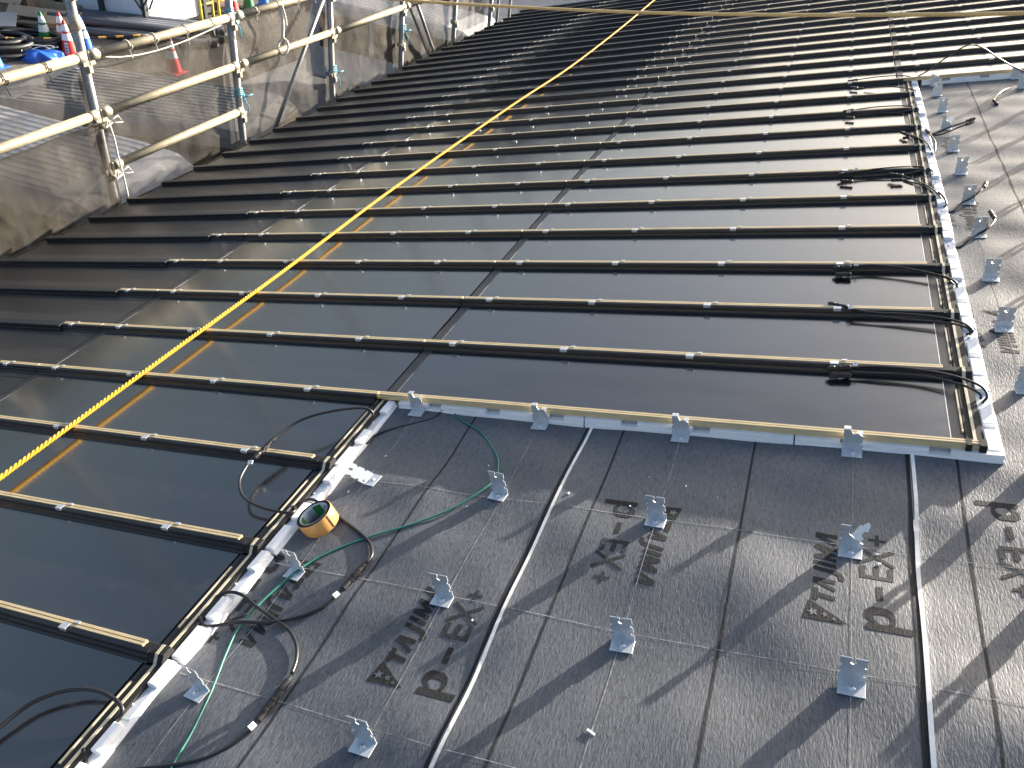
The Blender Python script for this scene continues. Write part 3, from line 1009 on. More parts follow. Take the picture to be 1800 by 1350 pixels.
names = ['by the black cable bend', 'next to the tape roll', 'under the tape roll edge', 'below the tape roll', 'lower left']
for j, k in enumerate(range(-1, -6, -1)):
    lab = ['white notched foam block in the corner where the two open panel edges meet',
           'white notched foam block directly behind the roll of tape',
           'white notched foam block between the tape roll and the bottom left arched cable',
           'white notched foam block beside the arched cable at the lower left',
           'white notched foam block at the bottom edge of the picture'][j]
    foam_edge(1.834 + 0.004 * math.sin(k * 2.1), k * PITCH + 0.003, lab, 0.064, k)
for k in range(0, 11):
    foam_edge(3.722 + 0.002 * math.sin(k * 1.7), k * PITCH + 0.003,
              ('white foam block at the near right corner of the panels' if k == 0 else
               f'white foam block at the right ends of the panels, {ordinal(k + 1)} from the near corner'), 0.050, 40 + k, 0.0055)


def foam_front(ua, ub, v, label):
    root = thing('foam_strip', label, 'insulation', RO(ua, v, 0.001), 'white foam strips under the front panel edges')
    L = ub - ua
    link('foam_base', MB().box(0, L, -0.016, 0.03, 0, 0.018).mesh('foam_base', M['foam'], 0.0015), root)
    x = 0.0
    hw = 0.052
    cuts = [c for c in (0.12, 0.345, 0.575) if c + hw < L - 0.02]
    for c in cuts + [None]:
        e = c if c is not None else L
        link('foam_ridge', MB().box(x + 0.0005, e, -0.012, 0.03, 0.0183, 0.0335).mesh('foam_ridge', M['foam'], 0.001), root)
        if c is not None:
            link('cable_slot', MB().box(c + 0.0005, c + hw - 0.0005, 0.006, 0.03, 0.0183, 0.033).mesh('cable_slot', M['slab']), root)
            x = c + hw


foam_front(1.905, 2.60, -0.003, 'white foam strip under the front panel edge, left piece by the corner')
foam_front(2.604, 3.24, -0.003, 'white foam strip under the front panel edge, middle piece')
foam_front(3.244, 3.767, -0.003, 'white foam strip under the front panel edge, right piece at the corner')
foam_front(3.79, 4.50, 11 * PITCH - 0.003, 'white foam strip under the far top right panel edge, beside the cables')
foam_front(4.504, 5.30, 11 * PITCH - 0.003, 'white foam strip at the top right edge of the picture')

# ------------------------------------------------------------------ brackets
mm = 0.001
UPR = [(-26, 0), (26, 0), (26.5, 22), (20, 22.5), (20, 30), (26, 31), (25, 50), (21, 51), (21, 58), (25, 60), (25.5, 80), (3, 80), (2, 72.5), (5.5, 69),
       (6, 63), (0, 58.5), (-6, 63), (-5.5, 69), (-2, 72.5), (-3, 80), (-25.5, 80), (-25, 60), (-21, 58), (-21, 51), (-25, 50), (-26, 31), (-20, 30), (-20, 22.5), (-26.5, 22)]
UPR = [(x * mm, y * mm) for x, y in UPR]
T_ = 0.0022


def upright_M(tilt=0.0):
    # local x stays, local y becomes up, plate faces the camera side
    return Matrix.Rotation(math.radians(90 + tilt), 4, 'X')


def bracket_parts(kind):
    base = MB().box(-0.0265, 0.0265, -0.036, 0.0, 0.0, T_)
    up_, tb, hook = MB(), MB(), None
    if kind == 'plain':
        up_.plate(UPR, T_, Matrix.Translation((0, 0, T_)) @ upright_M(4))
        tb.box(-0.0255, -0.0195, -0.009, 0.0, 0.0245, 0.032)
    elif kind == 'hooked':
        up_.plate([(x, y * 0.80) for x, y in UPR if y < 70 * mm] if False else
                  [(-0.026, 0), (0.026, 0), (0.0265, 0.018), (0.020, 0.019), (0.020, 0.026), (0.026, 0.027), (0.024, 0.052), (0.012, 0.058), (-0.0005, 0.055), (-0.006, 0.070), (-0.024, 0.070),
                   (-0.025, 0.045), (-0.021, 0.044), (-0.021, 0.038), (-0.026, 0.037), (-0.0265, 0.018)], T_, Matrix.Translation((0, 0, T_)) @ upright_M(2))
        tb.box(-0.0245, -0.0065, -0.002, 0.013, 0.0715, 0.0735)
        tb.box(0.003, 0.020, -0.002, 0.010, 0.0600, 0.0618) if False else tb.box(0.010, 0.024, -0.004, 0.012, RW + 0.002, RW + 0.0036)
        tb.box(-0.0255, -0.0195, -0.008, 0.0, 0.020, 0.026)
    elif kind == 'torn':
        poly = [(-26, 0), (26, 0), (26.5, 20), (20, 23), (-5, 48), (-6, 62), (-3, 67), (-3, 78), (-26, 78), (-25, 60), (-21, 58), (-21, 51), (-25, 50), (-26, 31), (-20, 30), (-20, 22.5), (-26.5, 22)]
        up_.plate([(x * mm, y * mm) for x, y in poly], T_, Matrix.Translation((0, 0, T_)) @ upright_M(4))
        flap = [(0, 0), (30, 0), (30, 14), (21, 15), (20, 28), (30, 34), (24, 52), (17, 54), (10, 38), (2, 34)]
        FM = Matrix.Translation((-0.001, -0.004, 0.047)) @ Matrix.Rotation(math.radians(48), 4, 'Y') @ Matrix.Rotation(math.radians(38), 4, 'X')
        tb.plate([(x * mm, y * mm) for x, y in flap], T_, FM)
        tb.box(-0.0255, -0.0195, -0.009, 0.0, 0.0245, 0.032)
    elif kind == 'folded':
        up_.plate(UPR, T_, Matrix.Translation((0, 0, T_)) @ upright_M(-70))
        tb.box(-0.0255, -0.0195, -0.009, 0.0, 0.011, 0.017)
    sc = MB()
    sc.lathe([(0.0001, 0.0042), (0.0035, 0.0040), (0.0052, 0.0024), (0.0058, 0.0), (0.0085, -0.0001), (0.0088, -0.0006)], 14, (0.0, -0.017, T_ + 0.0007))
    hole = MB(); hole.lathe([(0.0018, 0.0), (0.0001, 0.0)], 8, (0.0, -0.017, T_ + 0.0051))
    return base, up_, tb, sc, hole


bcache = {}


def bracket(u, v, label, kind='plain', rz=0.0):
    w = max(felt_w(u, v), felt_w(u + 0.02, v - 0.03), felt_w(u - 0.02, v - 0.03)) + 0.0006
    root = thing('steel_bracket', label, 'bracket', RO(u, v, w, rz + 0.03 * math.sin(u * 37 + v * 23)) @ Matrix.Rotation(0.03 * math.sin(u * 51 + v * 17), 4, 'X'), 'galvanised brackets screwed to the felt')
    if kind not in bcache:
        a = bracket_parts(kind)
        bcache[kind] = [a[0].mesh('base_plate', M['galv'], 0.0004), a[1].mesh('notched_plate', M['galv']), a[2].mesh('folded_tab', M['galv']), a[3].mesh('screw', M['galv']), a[4].mesh('screw_recess', M['gap'])]
    for nm, me in zip(('base_plate', 'notched_plate', 'folded_tab'), bcache[kind][:3]):
        link(nm, me, root)
    s_ = link('screw', bcache[kind][3], root)
    link('screw_recess', bcache[kind][4], s_)
    return root


ROW0 = [(745, 716), (958, 734), (1200, 760), (1497, 786)]
lb = ['left end by the foam corner', 'second from the left', 'third from the left', 'right end']
for j, q in enumerate(ROW0):
    p = roof_at(*q, 0.004)
    bracket(p.x, -0.022, f'galvanised bracket hooked over the beige front panel edge, {lb[j]}', 'hooked', 0.0)
ROW1 = [(640, 840, 'folded', 1.45, 'flattened galvanised bracket bent down on the felt near the foam corner'),
        (880, 866, 'plain', -0.12, 'upright galvanised bracket with the green wire passing behind it'),
        (1155, 912, 'plain', -0.02, 'upright galvanised bracket standing beside the printed letters between the two white strips'),
        (1495, 962, 'torn', -0.03, 'galvanised bracket with one twisted corner sticking up, beside the right white strip')]
for x, y, kd, rz, lab in ROW1:
    p = roof_at(x, y, 0.005)
    bracket(p.x + (0.022 if kd == 'folded' else 0), p.y - (0.008 if kd == 'folded' else 0), lab, kd, rz)
ROW2 = [(525, 1003, 'upright galvanised bracket touching the green wire below the tape roll'),
        (783, 1050, 'upright galvanised bracket covering letters left of the left white strip'),
        (1096, 1122, 'upright galvanised bracket alone on bare felt in the lower middle'),
        (1496, 1202, 'upright galvanised bracket nearest the lower right corner of the picture')]
for (x, y, lab), rz in zip(ROW2, (-0.10, 0.0, 0.02, -0.03)):
    p = roof_at(x, y, 0.005)
    bracket(p.x, p.y, lab, 'plain', rz)
ROW3 = [(358, 1212, 'upright galvanised bracket at the lower left, beside the foam block and green wire'),
        (645, 1300, 'upright galvanised bracket at the bottom of the picture, lowest on the felt')]
for (x, y, lab), rz in zip(ROW3, (-0.12, -0.05)):
    p = roof_at(x, y, 0.005)
    bracket(p.x, p.y, lab, 'plain', rz)
# the column of brackets right of the panels
SIDE = {0: -0.02, 1: 0.370, 2: 0.747, 3: 1.136, 4: 1.546, 5: 1.897, 6: 2.304, 7: 2.699, 8: 3.08, 9: 3.459, 10: 3.833}
for k, v in SIDE.items():
    if k < 1:
        continue
    bracket(3.862 + 0.004 * math.sin(k * 2.2), v, f'galvanised bracket on sunlit felt right of the panels, {ordinal(k)} from the near end', 'torn' if k == 8 else 'plain', 0.05 * math.sin(k * 1.9))
bracket(3.868, 11 * PITCH - 0.022, 'galvanised bracket hooked over the far right panel edge, next to the cables', 'hooked')
bracket(4.335, 11 * PITCH - 0.022, 'galvanised bracket hooked over the far right panel edge at the border of the picture', 'hooked')
# brackets of the same grid standing just outside the picture (their shadows reach into it)
GRP = 'galvanised brackets screwed to the felt'
for k in range(-4, 11):
    v = k * PITCH - (0.012 if k < 0 else 0.008)
    for j, u in enumerate((3.862, 4.325, 4.79, 5.25)):
        if j == 0 and k > 0:
            continue
        nm = ['first', 'second', 'third', 'fourth'][j]
        pos = f'{ordinal(k + 5)} from the near end'
        if k == 10 and j == 1:
            bracket(4.335, 3.865, 'galvanised bracket at the right border of the picture below the far panel edge', 'plain')
            continue
        bracket(u + random.gauss(0, 0.004), v, f'galvanised bracket on bare felt beyond the picture, {nm} right line, {pos}', 'plain', random.gauss(0, 0.05))
for u, v, lab in ((3.40, -1.185, 'galvanised bracket on felt just below the lower right of the picture'),
                  (2.925, -1.185, 'galvanised bracket on felt just below the lower middle of the picture'),
                  (3.40, -1.57, 'galvanised bracket on felt well below the lower right of the picture')):
    bracket(u, v, lab, 'plain', 0.03)

# ------------------------------------------------------------------ cables with plugs


def px_path(pts, n=8):
    return spline([roof_at(x, y, w) for x, y, w in pts], n)


def cable(name, label, paths, plugs=(), tags=(), mat='cable', r=0.0046, group='black cables with plugs on the roof', cat='cable', taped=None):
    allp = [px_path(p) for p in paths]
    o = allp[0][0].copy()
    o.z = 0
    mb = MB()
    for p in allp:
        mb.tube([q - o for q in p], r, 8)
    root = link(name, mb.mesh(name, M[mat], fix=False), None, RO(o.x, o.y, o.z))
    tag(root, label, cat, group)
    for (x0, y0, w0, x1, y1, w1) in plugs:
        a, b = roof_at(x0, y0, w0) - o, roof_at(x1, y1, w1) - o
        t = [0, 0.06, 0.08, 0.30, 0.32, 0.46, 0.47, 0.53, 0.54, 0.70, 0.72, 0.93, 0.95, 1.0]
        rr = [0.0055, 0.0065, 0.0085, 0.0085, 0.0075, 0.0075, 0.0098, 0.0098, 0.0080, 0.0080, 0.0088, 0.0088, 0.0065, 0.0055]
        pm = MB().tube([a.lerp(b, s) for s in t], rr, 10, smooth=False)
        d = (b - a).normalized()
        side = d.cross(Vector((0, 0, 1))).normalized()
        for s0, s1 in ((0.30, 0.52), (0.52, 0.74)):
            for sg in (-1, 1):
                pm.tube([a.lerp(b, s0) + side * 0.0085 * sg, a.lerp(b, s1) + side * 0.0085 * sg], 0.0018, 5)
        link('plug', pm.mesh('plug', M['plug']), root)
    for (x, y, w, dx, dy) in tags:
        c = roof_at(x, y, w) - o
        tm = MB().box(-0.008, 0.008, -0.0065, 0.0065, -0.002, 0.002)
        a_ = math.atan2(dy, dx)
        tg = link('white_tag', tm.mesh('white_tag', M['tagm']), root, Matrix.Translation(c + Vector((0, 0, 0.006))) @ Matrix.Rotation(a_, 4, 'Z') @ Matrix.Rotation(0.4, 4, 'X'))
        dt = MB().lathe([(0.0015, 0), (0.0001, 0)], 6, (0, 0, 0.0022))
        link('tag_mark', dt.mesh('tag_mark', M['gap']), tg)
    return root


# arched cable at the lower left
cable('solar_cable', 'black cable arching over the panel at the bottom left corner',
      [[(-60, 1330, 0.045), (0, 1278, 0.05), (55, 1236, 0.055), (115, 1214, 0.058), (165, 1213, 0.056), (200, 1228, 0.052), (215, 1247, 0.042), (206, 1264, 0.03), (186, 1275, 0.022)]], r=0.0052)
cable('solar_cable', 'short black cable dropping through the bottom foam notch',
      [[(146, 1316, 0.034), (150, 1335, 0.026), (152, 1356, 0.02), (150, 1390, 0.014)]], r=0.0046)
# looped cable with mated plugs over the near ribs
cable('solar_cable', 'black cable looping over a rib with mated plugs, left of the tape roll',
      [[(640, 748, 0.024), (655, 735, 0.036), (652, 722, 0.06), (635, 717, 0.075), (600, 720, 0.09), (556, 729, 0.10), (520, 743, 0.10), (490, 765, 0.097), (479, 776, 0.095)],
       [(445, 806, 0.085), (432, 822, 0.082), (421, 846, 0.078), (427, 872, 0.07), (452, 889, 0.06), (488, 899, 0.052), (513, 901, 0.046), (519, 893, 0.036), (505, 890, 0.028)]],
      plugs=[(481, 772, 0.095, 445, 808, 0.085)], tags=[(441, 815, 0.086, 1, 0.3)])
# cable under the tape roll with plugs
cable('solar_cable', 'black cable from under the tape roll ending at a plug with white tag',
      [[(525, 885, 0.034), (548, 878, 0.030), (575, 893, 0.022), (600, 912, 0.015), (632, 936, 0.012), (650, 955, 0.011), (654, 975, 0.011), (644, 990, 0.012)],
       [(592, 1045, 0.012), (585, 1054, 0.011), (562, 1070, 0.010), (520, 1086, 0.010), (470, 1094, 0.012), (425, 1093, 0.013), (390, 1098, 0.016), (362, 1101, 0.022), (354, 1093, 0.03), (350, 1084, 0.034)]],
      plugs=[(642, 991, 0.013, 600, 1038, 0.013)], tags=[(592, 1048, 0.012, 0.4, 1)])
cable('solar_cable', 'black cable curving down the felt to long plugs near the lower left bracket',
      [[(378, 1050, 0.03), (395, 1042, 0.034), (415, 1042, 0.034), (432, 1050, 0.026), (452, 1067, 0.014), (482, 1088, 0.011), (508, 1108, 0.011), (521, 1134, 0.011), (521, 1160, 0.011), (513, 1184, 0.012)],
       [(443, 1281, 0.012), (432, 1291, 0.011), (402, 1313, 0.010), (360, 1333, 0.010), (305, 1345, 0.010), (240, 1352, 0.010), (180, 1364, 0.010)]],
      plugs=[(511, 1190, 0.013, 449, 1272, 0.013)], tags=[(445, 1279, 0.012, 0.3, 1)])
cable('solar_cable', 'black cable from the foam notch to a plug under the front panel edge',
      [[(622, 768, 0.034), (628, 776, 0.028), (634, 782, 0.014), (645, 779, 0.012), (660, 765, 0.011), (690, 754, 0.010), (735, 743, 0.010), (762, 735, 0.010), (778, 722, 0.012)]],
      plugs=[(776, 724, 0.014, 797, 707, 0.018)], tags=[(784, 721, 0.014, 1, -0.5)], r=0.0046)
cable('green_wire', 'thin green wire winding across the felt behind an upright bracket',
      [[(793, 712, 0.016), (799, 727, 0.011), (818, 743, 0.009), (842, 757, 0.009), (861, 780, 0.009), (874, 803, 0.010), (876, 822, 0.011), (872, 838, 0.011), (864, 849, 0.010), (835, 870, 0.009), (785, 899, 0.009), (720, 923, 0.009),
        (655, 942, 0.010), (600, 962, 0.011), (555, 983, 0.012), (522, 1004, 0.014), (490, 1030, 0.011), (455, 1063, 0.010), (420, 1103, 0.009), (397, 1150, 0.009), (372, 1215, 0.010), (340, 1283, 0.010), (312, 1330, 0.010), (296, 1360, 0.010)]],
      mat='greencable', r=0.0029, group=None, cat='wire')

# cable pairs bundled on the ribs at the right ends: (rib pixel y at connector, connector x0..x1, loop)


def pair(label, c, path_a, path_b, tagp=None, second=True):
    x0, x1, y, ang_ = c
    w = 0.056
    plugs = [(x0, y, w, x1, y + ang_, w)]
    if second:
        plugs.append((x0 + 4, y + 11, w - 0.01, x1, y + 11 - ang_ * 0.3, w - 0.01))
    cable('cable_pair', label, [path_a, path_b], plugs=plugs, tags=[tagp] if tagp else [], r=0.0037)


pair('pair of black cables with plugs lying on the nearest rib at the right panel ends', (1453, 1497, 648, -3),
     [(1495, 645, 0.056), (1540, 644, 0.058), (1600, 648, 0.06), (1655, 656, 0.06), (1700, 668, 0.058), (1728, 682, 0.05), (1735, 697, 0.04), (1727, 708, 0.028)],
     [(1495, 655, 0.046), (1545, 656, 0.05), (1605, 659, 0.052), (1660, 668, 0.054), (1700, 680, 0.052), (1722, 692, 0.044), (1724, 702, 0.03)], (1503, 643, 0.06, 1, 0))
pair('pair of black cables with plugs crossing over the clip on the second rib', (1456, 1492, 533, 8),
     [(1490, 541, 0.06), (1530, 549, 0.056), (1590, 552, 0.056), (1650, 558, 0.056), (1690, 567, 0.052), (1709, 580, 0.044), (1704, 589, 0.03)],
     [(1496, 553, 0.05), (1540, 556, 0.05), (1600, 562, 0.05), (1660, 567, 0.052), (1695, 574, 0.048), (1706, 584, 0.036), (1698, 588, 0.026)], (1495, 543, 0.06, 1, 0.2))
pair('pair of black cables with taped plugs on the third rib from the front', (1464, 1497, 471, -2),
     [(1497, 469, 0.056), (1530, 466, 0.058), (1575, 469, 0.058), (1620, 477, 0.056), (1660, 486, 0.052), (1680, 496, 0.042), (1682, 505, 0.026)],
     [(1497, 472, 0.05), (1540, 470, 0.052), (1590, 476, 0.05), (1635, 482, 0.05), (1662, 488, 0.044), (1676, 500, 0.03)], (1505, 467, 0.06, 1, 0))
pair('pair of black cables with plugs on a rib, left of two forked plugs', (1473, 1500, 307, -5),
     [(1500, 303, 0.056), (1540, 297, 0.058), (1590, 293, 0.056), (1625, 294, 0.052), (1640, 302, 0.042), (1640, 312, 0.028)],
     [(1500, 312, 0.04), (1540, 309, 0.042), (1590, 306, 0.044), (1622, 300, 0.044), (1636, 308, 0.03)], (1505, 299, 0.06, 1, 0))
pair('pair of black cables with two forked plugs on the glass near the right end', (1562, 1588, 306, 3),
     [(1588, 309, 0.04), (1610, 317, 0.042), (1635, 330, 0.042), (1652, 345, 0.036), (1660, 365, 0.02), (1652, 372, 0.012)],
     [(1588, 316, 0.034), (1600, 320, 0.034), (1622, 326, 0.036), (1645, 344, 0.03), (1650, 362, 0.015)], None)
pair('pair of black cables with forked plugs hanging over a panel end, far right column', (1583, 1598, 232, 6),
     [(1598, 236, 0.04), (1615, 243, 0.042), (1630, 252, 0.042), (1638, 268, 0.03), (1634, 277, 0.012)],
     [(1598, 239, 0.036), (1618, 246, 0.036), (1628, 258, 0.03), (1634, 273, 0.015)], None)
pair('pair of black cables with plugs bunched on a far rib, third from the corner', (1482, 1502, 196, -3),
     [(1502, 193, 0.056), (1540, 188, 0.058), (1580, 186, 0.056), (1608, 188, 0.048), (1616, 194, 0.036), (1611, 198, 0.024)],
     [(1502, 200, 0.036), (1540, 199, 0.038), (1580, 198, 0.04), (1600, 194, 0.044), (1612, 196, 0.03)], None)
pair('pair of black cables on the second rib before the far panel corner', (1502, 1518, 157, -2),
     [(1518, 155, 0.056), (1550, 152, 0.056), (1585, 154, 0.056), (1608, 159, 0.045), (1611, 166, 0.026)],
     [(1518, 163, 0.04), (1550, 165, 0.04), (1585, 166, 0.04), (1604, 162, 0.034), (1608, 168, 0.02)], None)
pair('pair of black cables on the rib at the far panel corner', (1490, 1508, 143, -3),
     [(1508, 140, 0.056), (1545, 135, 0.058), (1580, 133, 0.056), (1600, 135, 0.045), (1605, 143, 0.026)],
     [(1508, 146, 0.04), (1545, 145, 0.042), (1580, 140, 0.044), (1597, 140, 0.036), (1601, 146, 0.02)], None)
# loose cables on the felt at the right
cable('solar_cable', 'thin black cable arching high in front of the far top right panels',
      [[(1606, 138, 0.02), (1630, 125, 0.10), (1665, 100, 0.26), (1695, 82, 0.34), (1712, 79, 0.34), (1730, 85, 0.30), (1760, 105, 0.16), (1800, 126, 0.05), (1850, 140, 0.02)]], r=0.0048)
cable('solar_cable', 'sunlit black cable with two plugs pointing right on the felt, far right',
      [[(1628, 240, 0.014), (1650, 232, 0.02), (1668, 224, 0.035), (1690, 217, 0.045), (1703, 212, 0.05)], [(1628, 241, 0.012), (1655, 236, 0.02), (1680, 226, 0.03), (1702, 217, 0.04)]],
      plugs=[(1698, 213, 0.05, 1714, 208, 0.052), (1698, 219, 0.04, 1712, 214, 0.042)], r=0.0046)
cable('solar_cable', 'black cable hanging over the foam edge, beside the far forked plugs',
      [[(1627, 228, 0.03), (1636, 238, 0.04), (1643, 248, 0.04), (1644, 262, 0.03), (1641, 272, 0.014)]], plugs=[(1627, 228, 0.03, 1634, 234, 0.04)], r=0.0046)
cable('solar_cable', 'black cable curling up to a plug on the far right felt',
      [[(1786, 152, 0.012), (1768, 157, 0.02), (1755, 165, 0.03), (1748, 174, 0.03), (1747, 178, 0.028)]], plugs=[(1746, 176, 0.028, 1754, 184, 0.02)], r=0.0046)
cable('solar_cable', 'pale lit cable rising to a plug beside a bracket at mid right',
      [[(1660, 372, 0.012), (1674, 372, 0.014), (1690, 357, 0.03), (1708, 348, 0.04), (1722, 336, 0.055), (1731, 326, 0.06)]], plugs=[(1729, 330, 0.058, 1734, 320, 0.064)], r=0.0048)
cable('solar_cable', 'lit cable bending up to a grey plug over a bracket at the right',
      [[(1668, 437, 0.012), (1686, 436, 0.014), (1700, 424, 0.03), (1718, 412, 0.04), (1735, 402, 0.055), (1747, 390, 0.06), (1748, 383, 0.062)], [(1668, 438, 0.011), (1692, 432, 0.02), (1712, 416, 0.035), (1733, 404, 0.05), (1738, 392, 0.055)]],
      plugs=[(1749, 385, 0.062, 1740, 371, 0.068)], r=0.0048)
cable('solar_cable', 'black cable dropping off the panel end by the third foam block',
      [[(1650, 338, 0.05), (1660, 348, 0.045), (1663, 360, 0.03), (1655, 368, 0.012)]], r=0.0046)

# ------------------------------------------------------------------ roll of tape
tc = roof_at(567, 925, 0.006)
tl = Matrix.Translation((tc.x, tc.y, 0.0105)) @ Matrix.Rotation(math.radians(-13), 4, 'Y') @ Matrix.Rotation(math.radians(5), 4, 'X')
roll = thing('tape_roll', 'roll of orange brown backed tape with green printed core, leaning on the foam edge', 'tape', RM @ tl)
TR, TI, THT = 0.056, 0.0435, 0.049
bm_ = MB().lathe([(TR - 0.001, 0.0), (TR, 0.0008), (TR, THT - 0.0008), (TR - 0.001, THT)], 48)
link('paper_backing', bm_.mesh('paper_backing', M['tapeo']), roll)
bm_ = MB().lathe([(TI + 0.0018, THT - 0.0005), (TR - 0.0012, THT + 0.0004)], 48)
bm_.lathe([(TI + 0.0018, 0.0003), (TR - 0.0012, 0.0)], 48)
link('adhesive_edge', bm_.mesh('adhesive_edge', M['gap']), roll)
bm_ = MB().lathe([(TI + 0.0018, 0.0), (TI, 0.0), (TI, THT), (TI + 0.0018, THT)], 48)
core = link('core', bm_.mesh('core', M['tapew']), roll)
for a0 in (0.55, 1.75, 3.3, 4.4):
    gm = MB()
    gm.grid(8, 1, lambda a, b: ((TI - 0.0006) * math.cos(a0 + a * 0.62), (TI - 0.0006) * math.sin(a0 + a * 0.62), 0.004 + b * 0.041))
    link('green_band', gm.mesh('green_band', M['tapeg'], fix=False), core)
for a0 in (1.15, 2.4, 3.9):
    gm = MB()
    for r_ in range(7):
        gm.grid(6, 1, lambda a, b: ((TI - 0.0006) * math.cos(a0 + a * 0.45), (TI - 0.0006) * math.sin(a0 + a * 0.45), 0.008 + r_ * 0.005 + b * 0.0016))
    link('print_rows', gm.mesh('print_rows', M['pipe'], fix=False), core)
bm_ = MB().grid(10, 1, lambda a, b: ((TR + 0.0007) * math.cos(0.1 + 0.004 * b), (TR + 0.0007) * math.sin(-0.20 + 0.07 * b), 0.002 + a * 0.045))
link('tape_end', bm_.mesh('tape_end', M['gap'], fix=False), roll)

# ------------------------------------------------------------------ crumbs and shavings lying about
cr = MB()
for _ in range(46):
    u, v = random.uniform(1.95, 4.2), random.uniform(-1.2, 1.6)
    if v > -0.03 and u < 3.80:
        continue
    s = random.uniform(0.0012, 0.0030)
    l = s * random.choice([1, 1, 1.4, 4.0])
    a = random.uniform(0, 3.14)
    w = felt_w(u, v) + 0.0012
    ca, sa = math.cos(a), math.sin(a)
    pts = [(u + ca * x * l - sa * y * s, v + sa * x * l + ca * y * s, w + z * s) for z in (0, 1) for x, y in ((-1, -1), (1, -1), (1, 1), (-1, 1))]
    cr.add(pts, [(3, 2, 1, 0), (4, 5, 6, 7), (0, 1, 5, 4), (1, 2, 6, 5), (2, 3, 7, 6), (3, 0, 4, 7)])
cr.moved((3, 0, 0))
co_ = link('foam_crumbs', cr.mesh('foam_crumbs', M['foam']), None, RO(3, 0, 0)); co_['kind'] = 'stuff'
co_['label'] = 'tiny white foam crumbs scattered over the felt'

# ------------------------------------------------------------------ ropes


def rope(name, pts, r, lay, mat, label):
    path = spline(pts, 24)
    L = [0.0]
    for a, b in zip(path[:-1], path[1:]):
        L.append(L[-1] + (b - a).length)
    tot = L[-1]
    n = int(tot / lay * 9)
    arr = np.array([tuple(p) for p in path]); Ls = np.array(L)
    s = np.linspace(0, tot, n)
    P = np.stack([np.interp(s, Ls, arr[:, i]) for i in range(3)], -1)
    Tn = np.gradient(P, axis=0); Tn /= np.linalg.norm(Tn, axis=1)[:, None]
    up_ = np.array([0, 0, 1.0])
    S = np.cross(Tn, up_); S /= np.linalg.norm(S, axis=1)[:, None]
    B = np.cross(S, Tn)
    mb = MB()
    o = Vector(P[n // 2])
    q = 8
    for k in range(3):
        a = 2 * math.pi * (s / lay + k / 3)
        C = P + (S * np.cos(a)[:, None] + B * np.sin(a)[:, None]) * (r * 0.55)
        T2 = np.gradient(C, axis=0); T2 /= np.linalg.norm(T2, axis=1)[:, None]
        S2 = np.cross(T2, up_); S2 /= np.linalg.norm(S2, axis=1)[:, None]
        B2 = np.cross(S2, T2)
        rings = []
        for j in range(q):
            b = 2 * math.pi * j / q
            rings.append(C + (S2 * math.cos(b) + B2 * math.sin(b)) * (r * 0.48))
        V = np.stack(rings, 1).reshape(-1, 3) - np.array(o)
        fs = [(i * q + j, i * q + (j + 1) % q, (i + 1) * q + (j + 1) % q, (i + 1) * q + j) for i in range(n - 1) for j in range(q)]
        mb.add(V.tolist(), fs, True)
    ob = link(name, mb.mesh(name, mat, fix=False), None, Matrix.Translation(o))
    return tag(ob, label, 'rope')


rp = [(0, 840), (300, 620), (500, 475), (700, 325), (900, 185), (1000, 119), (1090, 50), (1150, 0)]
pts = [roof_at(x, y, RW + 0.010) for x, y in rp]
pts = [Vector((0.70, -1.9, RW + 0.010)), Vector((0.69, -1.3, RW + 0.010))] + pts + [Vector((0.70, VEND + 0.05, RW + 0.010))]
rope('safety_rope', [RM @ p for p in pts], 0.0094, 0.057, M['rope'], 'thick bright yellow twisted rope lying diagonally across the ribs')
rp2 = [(560, -14, 4.40), (690, -1, 4.2), (900, 12, 3.95), (1127, 22, 3.68), (1350, 26, 3.44), (1580, 26, 3.2), (1800, 23, 3.0), (2000, 12, 2.85)]
rope('guide_rope', [world_ray(*q) for q in rp2], 0.0070, 0.030, M['ropeo'], 'amber twisted rope stretched level across the top of the picture')

# ------------------------------------------------------------------ scaffold at the eave
SX = -2.2
PY = [2.60, 4.33, 6.03, 7.77, 9.50, 10.97]
PZT = [2.4, 2.4, 2.4, 2.4, 2.4, 2.4]
post_lab = ['scaffold post nearest the camera, beside the lower dark net and traffic cones', 'second scaffold post, tied with blue cord at the top rail',
            'third scaffold post, with a sloping brace on its left', 'fourth scaffold post, where the middle rail runs out of the picture',
            'fifth scaffold post, small and far along the eave', 'sixth scaffold post at the far corner of the eave']


def clamp_bm(mb, z):
    mb.box(-0.052, 0.052, -0.030, 0.030, z - 0.028, z + 0.028)
    mb.box(0.010, 0.062, -0.022, 0.022, z - 0.075, z - 0.020)
    mb.box(-0.020, 0.040, -0.058, 0.058, z - 0.016, z + 0.022)


for i, y in enumerate(PY):
    root = thing('scaffold_post', post_lab[i], 'scaffold post', WO(SX, y, GZ), 'grey scaffold posts along the eave')
    r = 0.034
    z_low = GZ
    link('pipe', MB().tube([(0, 0, 0), (0, 0, 1.0), (0, 0, PZT[i] - GZ)], r, 14).mesh('pipe', M['post'], fix=False), root)
    cm = cached('pipe_collar', lambda: (lambda mb: (clamp_bm(mb, 0), mb.mesh('collar', M['clampm'], 0.006))[1])(MB()))
    for z in (0.445 - GZ - 0.05, 0.02 - GZ - 0.05, -0.415 - GZ - 0.05, 0.9 - GZ):
        link('collar', cm, root, Matrix.Translation((0, 0, z)))
    jn = cached('pipe_joint', lambda: MB().lathe([(0.036, 0), (0.042, 0.004), (0.042, 0.10), (0.036, 0.104)], 14).mesh('joint_sleeve', M['clampm']))
    link('joint_sleeve', jn, root, Matrix.Translation((0, 0, 0.62 - GZ)))


